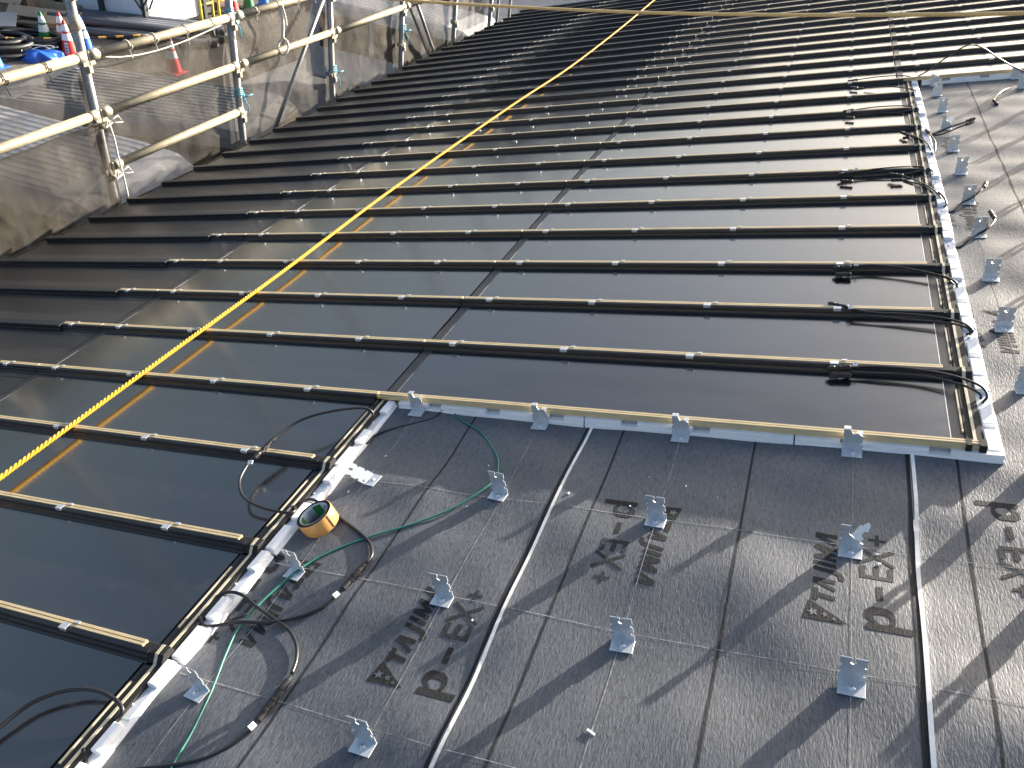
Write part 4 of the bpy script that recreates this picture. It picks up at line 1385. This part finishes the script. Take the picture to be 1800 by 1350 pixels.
def rail(ya, yb, z, label, sag=0.0, r=0.034, mat='rail', x=SX + 0.045):
    root = thing('scaffold_rail', label, 'scaffold rail', WO(x, (ya + yb) / 2, z), 'pale scaffold rails along the eave')
    h = (yb - ya) / 2
    link('pipe', MB().tube([(0, -h + 0.07, 0), (0, 0, -sag), (0, h - 0.07, 0)], r, 14).mesh('pipe', M[mat], fix=False), root)
    em = MB()
    em.tube([(0, -h + 0.03, 0), (0, -h + 0.10, 0)], r + 0.005, 12)
    em.box(-0.03, 0.012, -h + 0.005, -h + 0.06, -0.07, 0.03)
    link('wedge_end', em.mesh('wedge_end', M['clampm'], 0.004), root)
    em = MB()
    em.tube([(0, h - 0.10, 0), (0, h - 0.03, 0)], r + 0.005, 12)
    em.box(-0.03, 0.012, h - 0.06, h - 0.005, -0.07, 0.03)
    link('wedge_end', em.mesh('wedge_end', M['clampm'], 0.004), root)


bays = [(0.87, 2.60)] + list(zip(PY[:-1], PY[1:]))
bl = ['left of the first post', 'between the first and second posts', 'between the second and third posts', 'between the third and fourth posts', 'between the fourth and fifth posts', 'between the two farthest posts']
for j, (a, b) in enumerate(bays):
    rail(a, b, 0.445, f'cement splashed top scaffold rail {bl[j]}')
    if j < 5:
        rail(a, b, 0.015, f'pale middle scaffold rail {bl[j]}')
rail(PY[0], PY[1], -0.415, 'pale lowest scaffold rail in front of the parked van', mat='rail')
# end posts outside the frame on the left
root = thing('scaffold_post', 'scaffold post outside the left border carrying the near rails', 'scaffold post', WO(SX, 0.87, GZ), 'grey scaffold posts along the eave')
link('pipe', MB().tube([(0, 0, 0), (0, 0, 1.0), (0, 0, 5.4)], 0.034, 14).mesh('pipe', M['post'], fix=False), root)


def brace(p, q, label, r=0.022):
    a, b = Vector(p), Vector(q)
    o = link('scaffold_brace', MB().tube([Vector((0, 0, 0)), (b - a) * 0.5, b - a], r, 10).mesh('scaffold_brace', M['post'], fix=False), None, Matrix.Translation(a))
    tag(o, label, 'scaffold brace', 'sloping scaffold braces')


brace((SX + 0.03, 4.78, -0.80), (SX + 0.03, 5.98, 0.50), 'grey scaffold brace leaning right up to the third post')
brace((SX + 0.03, 8.80, -0.80), (SX + 0.03, 8.05, 0.10), 'front one of two dark braces leaning between far posts')
brace((SX - 0.03, 8.72, -0.80), (SX - 0.03, 7.92, 0.10), 'rear one of two dark braces leaning between far posts')
for j, (dx, dy) in enumerate(((0.12, 0.02), (0.30, 0.10))):
    root = thing('scaffold_post', ['slim upright pipe just right of the farthest corner post', 'slim upright pipe second right of the farthest corner post'][j], 'scaffold post', WO(SX + dx, 10.97 + dy, GZ), 'grey scaffold posts along the eave')
    link('pipe', MB().tube([(0, 0, 0), (0, 0, 2), (0, 0, 5.4)], 0.026, 10).mesh('pipe', M['post'], fix=False), root)

# ------------------------------------------------------------------ dust nets
nk = 30
n_l = np.exp(rng.uniform(math.log(0.16), math.log(1.3), nk)); n_a = rng.uniform(0, 6.28, nk); n_p = rng.uniform(0, 6.28, nk)


def net_d(y, z):
    d = 0.0
    for i in range(nk):
        d += n_l[i] * 0.0060 * math.sin((math.cos(n_a[i]) * y + math.sin(n_a[i]) * z) * 6.28 / n_l[i] + n_p[i] + 1.2 * math.sin(2.1 * y + 1.7 * z + i))
    return d


def net(ya, yb, za, zb, x, label, seedoff=0.0, ties=True):
    o = (x, (ya + yb) / 2, (za + zb) / 2)
    nu, nv = 46, 40

    def fn(a, b):
        y, z = ya + (yb - ya) * a, za + (zb - za) * b
        e = min(1, 4 * min(a, 1 - a) + 0.15)
        scal = 0.010 * math.sin(a * math.pi * 6) ** 2 * b ** 6
        # folds fanning out from the upper corners
        f1 = 0.020 * math.exp(-1.3 * math.hypot(a * 1.5, 1 - b)) * math.sin(11 * math.atan2(1 - b + 0.02, a + 0.02) + seedoff)
        f2 = 0.020 * math.exp(-1.3 * math.hypot((1 - a) * 1.5, 1 - b)) * math.sin(10 * math.atan2(1 - b + 0.02, 1 - a + 0.02) + seedoff * 2)
        return (x + net_d(y + seedoff, z) * e * 1.0 + f1 + f2 - 0.04 * math.sin(a * math.pi) - o[0], y - o[1], z - scal - o[2])
    root = link('safety_net', MB().grid(nu, nv, fn).mesh('safety_net', M['net'], fix=False), None, Matrix.Translation(o))
    tag(root, label, 'safety net', 'brown mesh nets hung on the scaffold')
    hem = MB()
    zt = zb - 0.004
    hem.tube([(0.004 + fn(k / 20, 1.0)[0], fn(k / 20, 1.0)[1], zt - o[2]) for k in range(21)], 0.006, 6)
    link('hem', hem.mesh('hem', M['net'], fix=False), root)
    if ties:
        for k in range(1, 5):
            t = MB()
            y = ya + (yb - ya) * k / 5 + random.uniform(-0.05, 0.05) - o[1]
            zc = 0.445 - o[2]
            xc = SX + 0.045 - o[0]
            t.tube([(xc + 0.041 * math.cos(a), y + 0.004 * a, zc + 0.041 * math.sin(a)) for a in np.linspace(0, 6.3, 13)], 0.0045, 5)
            t.tube([(xc + 0.03, y, zc - 0.03), (xc + 0.015, y + 0.02, zc - 0.07), (xc + 0.02, y + 0.025, zc - random.uniform(0.07, 0.13))], 0.003, 5)
            link('tie_cord', t.mesh('tie_cord', M['cable'] if seedoff == 0 else M['cord'], fix=False), root)
    return root


NB = -1.7
net(0.80, 2.60, NB, 0.385, SX - 0.075, 'brown mesh net left of the first post, behind the nearest rails', 0.0)
net(2.60, 4.33, NB, 0.385, SX - 0.075, 'brown mesh net between the first and second posts, van seen through it', 1.7)
net(4.33, 6.03, NB, 0.385, SX - 0.075, 'brown mesh net between the second and third posts, behind the sloping brace', 3.1)
net(6.03, 7.77, NB, 0.40, SX - 0.075, 'brown mesh net between the third and fourth posts', 4.9)
net(7.77, 9.50, NB, 0.40, SX - 0.075, 'brown mesh net between the fourth and fifth posts, behind two braces', 6.6)
net(9.50, 10.95, NB, 0.15, SX - 0.075, 'farthest brown mesh net before the corner of the scaffold', 8.3)
net(0.80, 2.585, -1.75, -0.035, SX + 0.095, 'darker doubled mesh net hung under the middle rail at the left border', 10.2, False)
# white lacing of the near doubled net and cords on the posts
cd = MB()
cd.tube([(0, 0, 0), (0.01, 0.01, -0.14), (0.0, 0.02, -0.30), (0.012, 0.02, -0.42), (0.0, 0.035, -0.62), (0.01, 0.03, -0.95)], 0.0065, 6)
for z in (0.0, -0.42):
    for s in (-1, 1):
        cd.tube([(0.01, 0, z), (0.02, 0.05 * s + 0.03, z + 0.03), (0.02, 0.09 * s + 0.03, z - 0.03), (0.015, 0.02, z - 0.01)], 0.006, 6)
tag(link('lacing_cord', cd.mesh('lacing_cord', M['cord'], fix=False), None, Matrix.Translation((SX + 0.12, 2.60, -0.03))), 'white lacing cord with bows down the edge of the nearest net', 'cord')


def plane_x(x, y, X):
    a, b = world_ray(x, y, 0.0), world_ray(x, y, 1.0)
    d = b - a
    return a + d * ((X - a.x) / d.x)


so3 = Vector((SX + 0.03, 2.78, 0.35))
lc = MB()
lc.tube([q - so3 for q in spline([plane_x(x, y, SX + 0.03) for x, y in ((182, 100), (225, 99), (275, 89), (330, 70), (388, 44))], 6)], 0.005, 6)
tag(link('slack_cord', lc.mesh('slack_cord', M['cord'], fix=False), None, Matrix.Translation(so3)), 'slack white cord sagging below the top rail after the first post', 'cord')
for (y, z, lab) in ((4.33, 0.42, 'blue cord knotted round the second post at the top rail'), (4.34, -0.30, 'blue cord knotted low on the second post'),
                    (6.05, -0.45, 'blue cord knotted round the third post'), (7.79, -0.30, 'blue cord knotted round the fourth post')):
    bc = MB()
    for q in range(4):
        bc.tube([(0.05 * math.cos(a), 0.05 * math.sin(a), 0.02 * q - 0.04 + 0.012 * a) for a in np.linspace(0, 6.3, 13)], 0.006, 5)
    bc.tube([(0.05, 0, 0), (0.07, 0.04, -0.08), (0.06, 0.05, -0.17)], 0.006, 5)
    bc.tube([(0.05, 0, 0), (0.08, 0.06, 0.02), (0.07, 0.12, 0.01)], 0.006, 5)
    tag(link('blue_knot', bc.mesh('blue_knot', M['bluecord'], fix=False), None, Matrix.Translation((SX, y, z))), lab, 'cord')
hk = MB()
hk.tube(spline([(0, 0, 0.42), (0.01, 0.01, 0.25), (0.0, 0.0, 0.10)], 4), 0.016, 8)
hk.tube(spline([(0.02, 0.0, 0.42), (0.03, 0.03, 0.30), (0.025, 0.05, 0.22)], 4), 0.008, 6)
hk.tube([(0.06 * math.cos(a), 0.03 * math.sin(a), 0.02 + 0.07 * math.sin(a)) for a in np.linspace(0, 6.3, 15)], 0.012, 6)
hko = link('rope_hook', hk.mesh('rope_hook', M['cord'], fix=False), None, Matrix.Translation((SX + 0.07, 5.02, 0.03)))
tag(hko, 'white knotted sling hanging from the top rail with a metal hook', 'sling')

# ------------------------------------------------------------------ parked vans under the nets


def van(xf, yc, label, paint, length=3.5, width=1.62, ztop=-1.15, rz=0.0):
    """front faces +x; xf = x of the roof's front edge"""
    root = thing('parked_van', label, 'van', WO(xf, yc, GZ, rz), 'vans parked beside the house')
    h = ztop - GZ
    w = width / 2
    body = MB()
    prof = [(0.75, 0.35), (0.80, 0.70), (0.62, 0.98), (0.10, h - 0.14), (-0.10, h - 0.03), (-0.5, h), (-length + 0.5, h), (-length + 0.22, h - 0.05), (-length + 0.05, h - 0.55), (-length, 0.9), (-length, 0.35)]
    body.prism(prof, -w, w, axis=1)
    link('body', body.mesh('body', paint, 0.075), root)
    ribs = MB()
    for k in range(-6, 7):
        y = k * 0.112
        ribs.add([(-0.42, y - 0.022, h), (-length + 0.7, y - 0.022, h), (-length + 0.7, y + 0.022, h), (-0.42, y + 0.022, h),
                  (-0.46, y - 0.012, h + 0.011), (-length + 0.74, y - 0.012, h + 0.011), (-length + 0.74, y + 0.012, h + 0.011), (-0.46, y + 0.012, h + 0.011)],
                 [(3, 2, 1, 0), (4, 5, 6, 7), (0, 1, 5, 4), (1, 2, 6, 5), (2, 3, 7, 6), (3, 0, 4, 7)])
    link('roof_ribs', ribs.mesh('roof_ribs', paint), root)
    ws = MB()
    ws.add([(0.585, -w + 0.10, 1.05), (0.585, w - 0.10, 1.05), (0.115, w - 0.14, h - 0.175), (0.115, -w + 0.14, h - 0.175)], [(0, 1, 2, 3)])
    ws.v = [(x + 0.012, y, z + 0.008) for x, y, z in ws.v]
    link('windscreen', ws.mesh('windscreen', M['window'], fix=False), root)
    for s in (-1, 1):
        sw = MB()
        for a, b in ((0.15, -0.75), (-0.85, -1.9), (-2.0, -3.1)):
            ya_, yb_ = sorted((s * (w - 0.01), s * (w + 0.006)))
            sw.prism([(a, 1.0), (a - 0.25 if a > 0 else a, h - 0.22), (b, h - 0.22), (b, 1.0)], ya_, yb_, axis=1)
        link('side_window', sw.mesh('side_window', M['window']), root)
        for xw in (0.05, -length + 0.85):
            wh = MB()
            ring = [(xw + 0.3 * math.cos(a), s * (w - 0.09), 0.3 + 0.3 * math.sin(a)) for a in np.linspace(0, 2 * math.pi, 21)]
            wh.tube(ring, 0.085, 8, cap=False)
            t = link('wheel', wh.mesh('wheel', M['tyre'], fix=False), root)
            rm = MB().tube([(xw, s * (w - 0.14), 0.3), (xw, s * (w - 0.02), 0.3)], 0.22, 16)
            link('rim', rm.mesh('rim', M['rim']), t)
        lm = MB().box(0.70, 0.80, s * (w - 0.18) - 0.14, s * (w - 0.18) + 0.14, 0.62, 0.80)
        link('headlight', lm.mesh('headlight', M['lamp'], 0.02), root)
    bp = MB().box(0.70, 0.90, -w + 0.04, w - 0.04, 0.32, 0.55)
    link('bumper', bp.mesh('bumper', M['dark'], 0.03), root)
    mr = MB()
    for s in (-1, 1):
        mr.box(0.28, 0.40, s * (w + 0.10) - 0.07, s * (w + 0.10) + 0.07, 1.10, 1.32)
    link('mirror', mr.mesh('mirror', M['dark'], 0.02), root)


van(-3.10, 3.78, 'silver van with ribbed roof parked under the nearest net', M['paint'], rz=0.05)
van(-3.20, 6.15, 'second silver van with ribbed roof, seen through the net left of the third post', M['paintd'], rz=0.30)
van(-2.95, 12.6, 'white van parked beyond the far corner of the scaffold', M['paintw'])

# ------------------------------------------------------------------ yard beyond the scaffold


def cone(x, y, label, colm, h=0.70, sticker=False, lean=(0, 0)):
    root = thing('traffic_cone', label, 'traffic cone', WO(x, y, GZ) @ Matrix.Rotation(lean[0], 4, 'X') @ Matrix.Rotation(lean[1], 4, 'Y'), 'traffic cones in the yard')
    R = lambda z: 0.155 - (0.155 - 0.028) * (z - 0.03) / (h - 0.03)
    cz = [0.03, 0.30 * h / 0.7, 0.44 * h / 0.7, 0.485 * h / 0.7, 0.625 * h / 0.7, h]
    b = MB()
    b.lathe([(R(0.03), 0.03), (R(cz[1]), cz[1]), (R(cz[2]), cz[2]), (R(cz[3]), cz[3]), (R(cz[4]), cz[4]), (R(h), h), (0.001, h + 0.004)], 18)
    link('cone_base', MB().box(-0.19, 0.19, -0.19, 0.19, 0, 0.028).mesh('cone_base', colm, 0.008), root)
    link('cone_body', b.mesh('cone_body', colm, fix=False), root)
    for q0, q1 in ((1, 2), (3, 4)):
        wb = MB().lathe([(R(cz[q0]) + 0.001, cz[q0]), (R(cz[q1]) + 0.001, cz[q1])], 18)
        link('white_band', wb.mesh('white_band', M['cw'], fix=False), root)
    if sticker:
        st = MB()
        st.grid(5, 2, lambda a, bb: ((R(0.05 + 0.2 * bb) + 0.003) * math.cos(-1.35 + 0.5 * a), (R(0.05 + 0.2 * bb) + 0.003) * math.sin(-1.35 + 0.5 * a), 0.05 + 0.2 * bb))
        s_ = link('sticker', st.mesh('sticker', M['cw'], fix=False), root)
        for q in range(3):
            dm = MB().grid(3, 1, lambda a, bb: ((R(0.07 + 0.055 * q + 0.035 * bb) + 0.006) * math.cos(-1.25 + 0.28 * a), (R(0.07 + 0.055 * q + 0.035 * bb) + 0.006) * math.sin(-1.25 + 0.28 * a), 0.07 + 0.055 * q + 0.035 * bb))
            link('sticker_mark', dm.mesh('sticker_mark', M['dark'], fix=False), s_)


cone(-12.20, 10.82, 'green and white traffic cone behind the striped bar', M['cg'], h=0.66)
cone(-11.95, 11.05, 'faded red traffic cone between the green cone and the bright red one', M['cr'], h=0.66)
cone(-11.44, 10.68, 'bright red traffic cone with white sticker, nearest the first post', M['cr'], h=0.66, sticker=True)
cone(-11.30, 10.98, 'blue and white traffic cone half hidden by the first post', M['cb'])
cone(-11.72, 9.12, 'blue traffic cone cut by the left border of the picture', M['cb'], h=0.66)
cone(-9.15, 11.10, 'red and white traffic cone seen dimly through the net', M['cr'])
cone(-11.33, 15.95, 'small red traffic cone far behind, left of the far green cone', M['cr'])
cone(-11.33, 16.6, 'small green traffic cone far behind the top rail', M['cg'])
cone(-11.25, 17.15, 'small blue traffic cone far behind at the top border', M['cb'])

# striped bar between cones
bm_ = MB()
L_ = 5.6
bm_.tube([(-L_ / 2 + L_ * k / 12, 0.0, 0.0) for k in range(13)], 0.022, 8)


def plane_z(x, y, Z):
    a, b = world_ray(x, y, 0.0), world_ray(x, y, 1.0)
    d = b - a
    return a + d * ((Z - a.z) / d.z)


ba, bb = plane_z(-60, 66, GZ + 0.32), plane_z(262, 61, GZ + 0.32)
bmid, bdir = (ba + bb) / 2, (bb - ba)
bm_ = MB().tube([(bdir.length * (k / 12 - 0.5), 0.0, -0.05 * math.sin(math.pi * k / 12)) for k in range(13)], 0.022, 8)
o_ = link('striped_bar', bm_.mesh('striped_bar', M['tiger'], fix=False), None, Matrix.Translation(bmid) @ Matrix.Rotation(math.atan2(bdir.y, bdir.x), 4, 'Z'))
tag(o_, 'black and yellow striped bar crossing in front of the cones', 'barrier bar')

# white sheeted enclosure
en = thing('white_enclosure', 'white sheeted enclosure with dark posts and diagonal braces', 'enclosure', WO(-11.45, 13.0, GZ))
sh_ = MB()
sh_.box(-5.0, -0.05, -0.02, 0.02, 0.10, 2.3)
sh_.box(-0.02, 0.02, 0.06, 1.86, 0.10, 2.3)
link('white_sheet', sh_.mesh('white_sheet', M['sheetw'], 0.01), en)
for px_, py_ in ((0.03, -0.06), (-1.22, -0.07), (-2.5, -0.07), (-3.8, -0.07), (0.06, 1.9)):
    link('post', MB().box(px_ - 0.05, px_ + 0.05, py_ - 0.05, py_ + 0.05, 0, 2.4).mesh('post', M['frame']), en)
fr_ = MB()
for z in (0.95, 2.25):
    fr_.tube([(-5.0, -0.09, z), (0.06, -0.09, z)], 0.035, 6)
    fr_.tube([(0.09, 0.0, z), (0.09, 1.9, z)], 0.035, 6)
for px_ in (-3.8, -2.5, -1.22, 0.0):
    fr_.tube([(px_ - 0.36, -0.12, 0.95), (px_, -0.12, 0.52)], 0.022, 6)
    fr_.tube([(px_ + 0.36, -0.12, 0.95), (px_, -0.12, 0.52)], 0.022, 6)
    fr_.tube([(px_ - 0.30, -0.12, 0.02), (px_, -0.12, 0.32)], 0.018, 6)
    fr_.tube([(px_ + 0.30, -0.12, 0.02), (px_, -0.12, 0.32)], 0.018, 6)
fr_.tube([(0.11, 0.36, 0.95), (0.11, 0, 0.52)], 0.022, 6)
link('brace', fr_.mesh('brace', M['frame']), en)

# dark racks right of it with yellow hoops
for j, (x, y) in enumerate(((-11.5, 14.98), (-11.45, 15.6))):
    hp = MB()
    hp.tube(spline([(0, -0.22, 0), (0, -0.22, 0.6), (0, -0.15, 1.1), (0, 0.15, 1.1), (0, 0.22, 0.6), (0, 0.22, 0)], 6), 0.032, 8)
    hp.tube([(0, -0.22, 0.35), (0, 0.22, 0.35)], 0.025, 6)
    tag(link('yellow_hoop', hp.mesh('yellow_hoop', M['yel'], fix=False), None, WO(x + 0.12, y, GZ)), ['yellow tubular hoop beside the white enclosure', 'yellow tubular hoop right of the dark rack'][j], 'barrier', 'yellow hoops in the yard')
rk = thing('dark_rack', 'dark rack of stacked panels between the yellow hoops', 'rack', WO(-11.75, 15.3, GZ))
for q in range(5):
    link('shelf_panel', MB().box(-0.3, 0.18, -0.36, 0.36, 0.05 + q * 0.26, 0.25 + q * 0.26).mesh('shelf_panel', M['dark'], 0.01), rk)
wl = MB().box(-14.5, -12.3, -0.08, 0.08, 0, 1.9).moved((-13.4, 0, 0))
wl = MB().box(-0.08, 0.08, -1.1, 1.1, 0, 1.9)
tag(link('brown_fence', wl.mesh('brown_fence', M['brick']), None, WO(-12.2, 17.0, GZ)), 'red brown boarded fence behind the small far cones', 'fence')

# cardboard boxes


def carton(x, y, z, sx, sy, sz, rz, label, open_=True):
    root = thing('cardboard_box', label, 'box', WO(x, y, z, rz), 'opened cardboard boxes in the yard')
    b = MB()
    t = 0.012
    b.box(-sx, sx, -sy, sy, 0, t)
    b.box(-sx, sx, -sy, -sy + t, t, sz); b.box(-sx, sx, sy - t, sy, t, sz)
    b.box(-sx, -sx + t, -sy + t, sy - t, t, sz); b.box(sx - t, sx, -sy + t, sy - t, t, sz)
    link('carton', b.mesh('carton', M['cardboard']), root)
    for (mx_, rot) in ((Matrix.Translation((0, -sy, sz)), Matrix.Rotation(0.6, 4, 'X')), (Matrix.Translation((0, sy, sz)), Matrix.Rotation(2.4, 4, 'X')),):
        f = MB().box(-sx, sx, -sy * 0.8, 0, 0, 0.01)
        link('flap', f.mesh('flap', M['cardboard']), root, mx_ @ rot)


carton(-13.35, 12.0, GZ, 0.62, 0.34, 0.42, 0.35, 'large opened cardboard box behind the green cone')
carton(-14.3, 12.25, GZ, 0.45, 0.40, 0.55, 0.15, 'cardboard box with raised flaps left behind the larger one')
carton(-12.62, 11.75, GZ, 0.34, 0.26, 0.40, 0.5, 'cardboard box partly behind the red cone')
for j, (x, y, rz, L2) in enumerate(((-13.6, 10.95, 0.25, 1.3), (-14.0, 11.3, 0.1, 1.5), (-13.4, 11.25, 0.5, 1.1), (-14.6, 11.0, 0.3, 1.2))):
    b = MB().box(-L2, L2, -0.11, 0.11, 0, 0.035)
    tag(link('loose_plank', b.mesh('loose_plank', M['planks']), None, WO(x, y, GZ + 0.06 + 0.05 * j, rz)),
        ['weathered plank lowest in the pile by the cones', 'weathered plank second in the pile by the cones', 'weathered plank lying askew on the pile by the cones', 'weathered plank on top of the pile by the cones'][j], 'plank', 'weathered planks piled behind the cones')
sbm = MB().box(-0.9, 0.9, -0.35, 0.35, 0, 0.03)
tag(link('pale_board', sbm.mesh('pale_board', M['slab']), None, WO(-13.75, 10.35, GZ + 0.30, 0.75) @ Matrix.Rotation(0.15, 4, 'X')), 'pale grey board lying over the black hose at the left border', 'board')

# stacked grey pipes
for j in range(9):
    row, k = (0, j) if j < 5 else (1, j - 5)
    L2 = 3.4
    y = k * 0.21 + row * 0.105
    z = 0.105 + row * 0.185
    pm = MB()
    pm.lathe([(0.100, 0), (0.100, L2), (0.088, L2), (0.088, 0), (0.100, 0)], 18)
    Mx = WO(-12.85 + 0.12 * math.sin(j * 2.1), 11.55 + y, GZ + z, 0.42) @ Matrix.Rotation(math.radians(90), 4, 'Y')
    tag(link('grey_pipe', pm.mesh('grey_pipe', M['pipe'], fix=False), None, Mx),
        f'dark grey plastic pipe, {ordinal(k + 1)} from the front in the {"bottom" if row == 0 else "top"} layer of the stack', 'pipe', 'dark grey pipes stacked by the enclosure')

# coiled hose
hm = MB()
pth = []
for a in np.linspace(0, 2 * math.pi * 5, 5 * 28):
    t = a / (2 * math.pi)
    rr_ = 0.62 + 0.09 * math.sin(t * 2.3) + 0.05 * (t % 2)
    pth.append((rr_ * 1.25 * math.cos(a), rr_ * math.sin(a), 0.06 + 0.065 * t + 0.02 * math.sin(3 * a)))
hm.tube(pth, 0.052, 8)
tag(link('coiled_hose', hm.mesh('coiled_hose', M['hose'], fix=False), None, WO(-12.45, 9.72, GZ, 0.7) @ Matrix.Scale(0.85, 4)), 'thick black hose coiled in a heap at the left border', 'hose')
hm = MB()
hm.tube([(0.75 * math.cos(a) * (1 + 0.04 * math.sin(3 * a)), 0.55 * math.sin(a), 0.06 + 0.012 * a) for a in np.linspace(0, 6.28 * 4, 110)], 0.05, 8)
tag(link('coiled_hose', hm.mesh('coiled_hose', M['hose'], fix=False), None, WO(-12.15, 10.42, GZ, 0.4) @ Matrix.Scale(0.8, 4)), 'thick black hose coil lying between the blue tarp and the red cone', 'hose')

# blue tarp bundle
tb = MB()


def tarpf(a, b):
    th_, ph_ = a * 2 * math.pi, b * math.pi / 2
    r_ = 1 + 0.16 * math.sin(5 * th_ + 2 * ph_) + 0.10 * math.sin(9 * th_ + 4 * b)
    return (0.48 * r_ * math.cos(th_) * math.cos(ph_), 0.30 * r_ * math.sin(th_) * math.cos(ph_), 0.26 * math.sin(ph_) ** 0.55 * (1 + 0.22 * math.sin(3 * th_ + 1) * math.cos(ph_)))


tb.grid(40, 12, tarpf)
to_ = link('blue_tarp', tb.mesh('blue_tarp', M['tarp'], fix=False), None, WO(-11.50, 10.02, GZ, 0.9) @ Matrix.Scale(0.72, 4))
tag(to_, 'crumpled bright blue tarp bundle below the striped bar', 'tarp')
cdm = MB()
for s in (0, 1, 2):
    cdm.tube([(0.10 * s - 0.1 + 0.36 * math.cos(a), 0.28 * math.sin(a) * 0.8, 0.24 + 0.10 * math.sin(a + s)) for a in np.linspace(0, 3.1, 10)], 0.012, 5)
link('binding', cdm.mesh('binding', M['cord'], fix=False), to_)
# paved strip beside the house
pv = MB().box(-2.8, 2.8, -30, 30, -0.05, 0.006)
pvo = link('pavement', pv.mesh('pavement', M['slab']), None, WO(-5.0, 8.0, GZ)); pvo['kind'] = 'structure'

# ------------------------------------------------------------------ neighbours beyond (mirrored in the panels)


def neighbour(x, y, wx, wy, hw, hr, rz, label):
    root = thing('neighbour_house', label, 'house', WO(x, y, GZ, rz), 'houses beyond the building site')
    b = MB().box(-wx, wx, -wy, wy, 0, hw)
    link('wall', b.mesh('wall', M['wall2']), root)
    r_ = MB()
    r_.prism([(-wy - 0.5, hw - 0.15), (wy + 0.5, hw - 0.15), (wy + 0.5, hw), (0, hr), (-wy - 0.5, hw)], -wx - 0.4, wx + 0.4, axis=0)
    link('roof', r_.mesh('roof', M['rooft']), root)
    for k in range(4):
        xx = -wx + (k + 0.5) * wx / 2
        for z in (1.0, 3.9):
            if z + 1.3 > hw:
                continue
            f = link('window', MB().box(xx - 0.65, xx + 0.65, -wy - 0.05, -wy - 0.005, z, z + 1.25).mesh('window', M['frame']), root)
            link('pane', MB().box(xx - 0.58, xx + 0.58, -wy - 0.07, -wy - 0.055, z + 0.07, z + 1.18).mesh('pane', M['window']), f)


neighbour(-9.5, 37.0, 6.5, 4.0, 6.0, 9.4, 0.25, 'two storey neighbour house far behind the far gable')
neighbour(-33.0, 30.0, 6.0, 4.0, 3.3, 5.6, -0.6, 'low neighbour house far behind the white enclosure')
neighbour(4.0, 44.0, 5.0, 4.0, 5.6, 8.2, 0.05, 'neighbour house far behind the upper right panels')


def tree(x, y, h, r, label, seed):
    rr = random.Random(seed)
    root = thing('broadleaf_tree', label, 'tree', WO(x, y, GZ), 'trees beyond the building site')
    t = MB()
    t.tube([(0, 0, 0), (0.05, 0.02, h * 0.25), (0.1, -0.05, h * 0.55), (0.05, 0, h * 0.8)], [0.22, 0.18, 0.11, 0.04], 8)
    for k in range(9):
        a = rr.uniform(0, 6.28); z = h * rr.uniform(0.3, 0.65)
        t.tube([(0.05, 0, z), (0.5 * r * math.cos(a), 0.5 * r * math.sin(a), z + h * 0.14), (0.85 * r * math.cos(a), 0.85 * r * math.sin(a), z + h * 0.22)], [0.08, 0.05, 0.02], 6)
    link('trunk', t.mesh('trunk', M['bark'], fix=False), root)
    c = MB()
    for _ in range(1500):
        a, b = rr.uniform(0, 6.28), rr.uniform(-1, 1)
        q = rr.uniform(0.45, 1.0) ** 0.5
        cx, cy, cz = r * q * math.cos(a) * math.sqrt(1 - b * b), r * q * math.sin(a) * math.sqrt(1 - b * b), h * 0.66 + h * 0.34 * q * b
        s = rr.uniform(0.10, 0.24)
        n1 = Vector((rr.gauss(0, 1), rr.gauss(0, 1), rr.gauss(0, 1))).normalized()
        n2 = n1.orthogonal().normalized()
        p = Vector((cx, cy, cz))
        c.add([p - n1 * s, p + n2 * s * 0.6, p + n1 * s, p - n2 * s * 0.6], [(0, 1, 2, 3)])
    link('crown', c.mesh('crown', M['leaf'], fix=False), root)


tree(-19.0, 27.0, 6.6, 2.3, 'rounded tree beyond the yard, left of the two storey house', 1)
tree(-14.5, 33.5, 8.2, 2.6, 'taller tree beside the two storey neighbour house', 2)
tree(-1.2, 40.0, 7.6, 2.5, 'tree between the two far neighbour houses', 3)
tree(-28.0, 21.0, 6.0, 2.4, 'tree far left behind the yard boxes', 4)
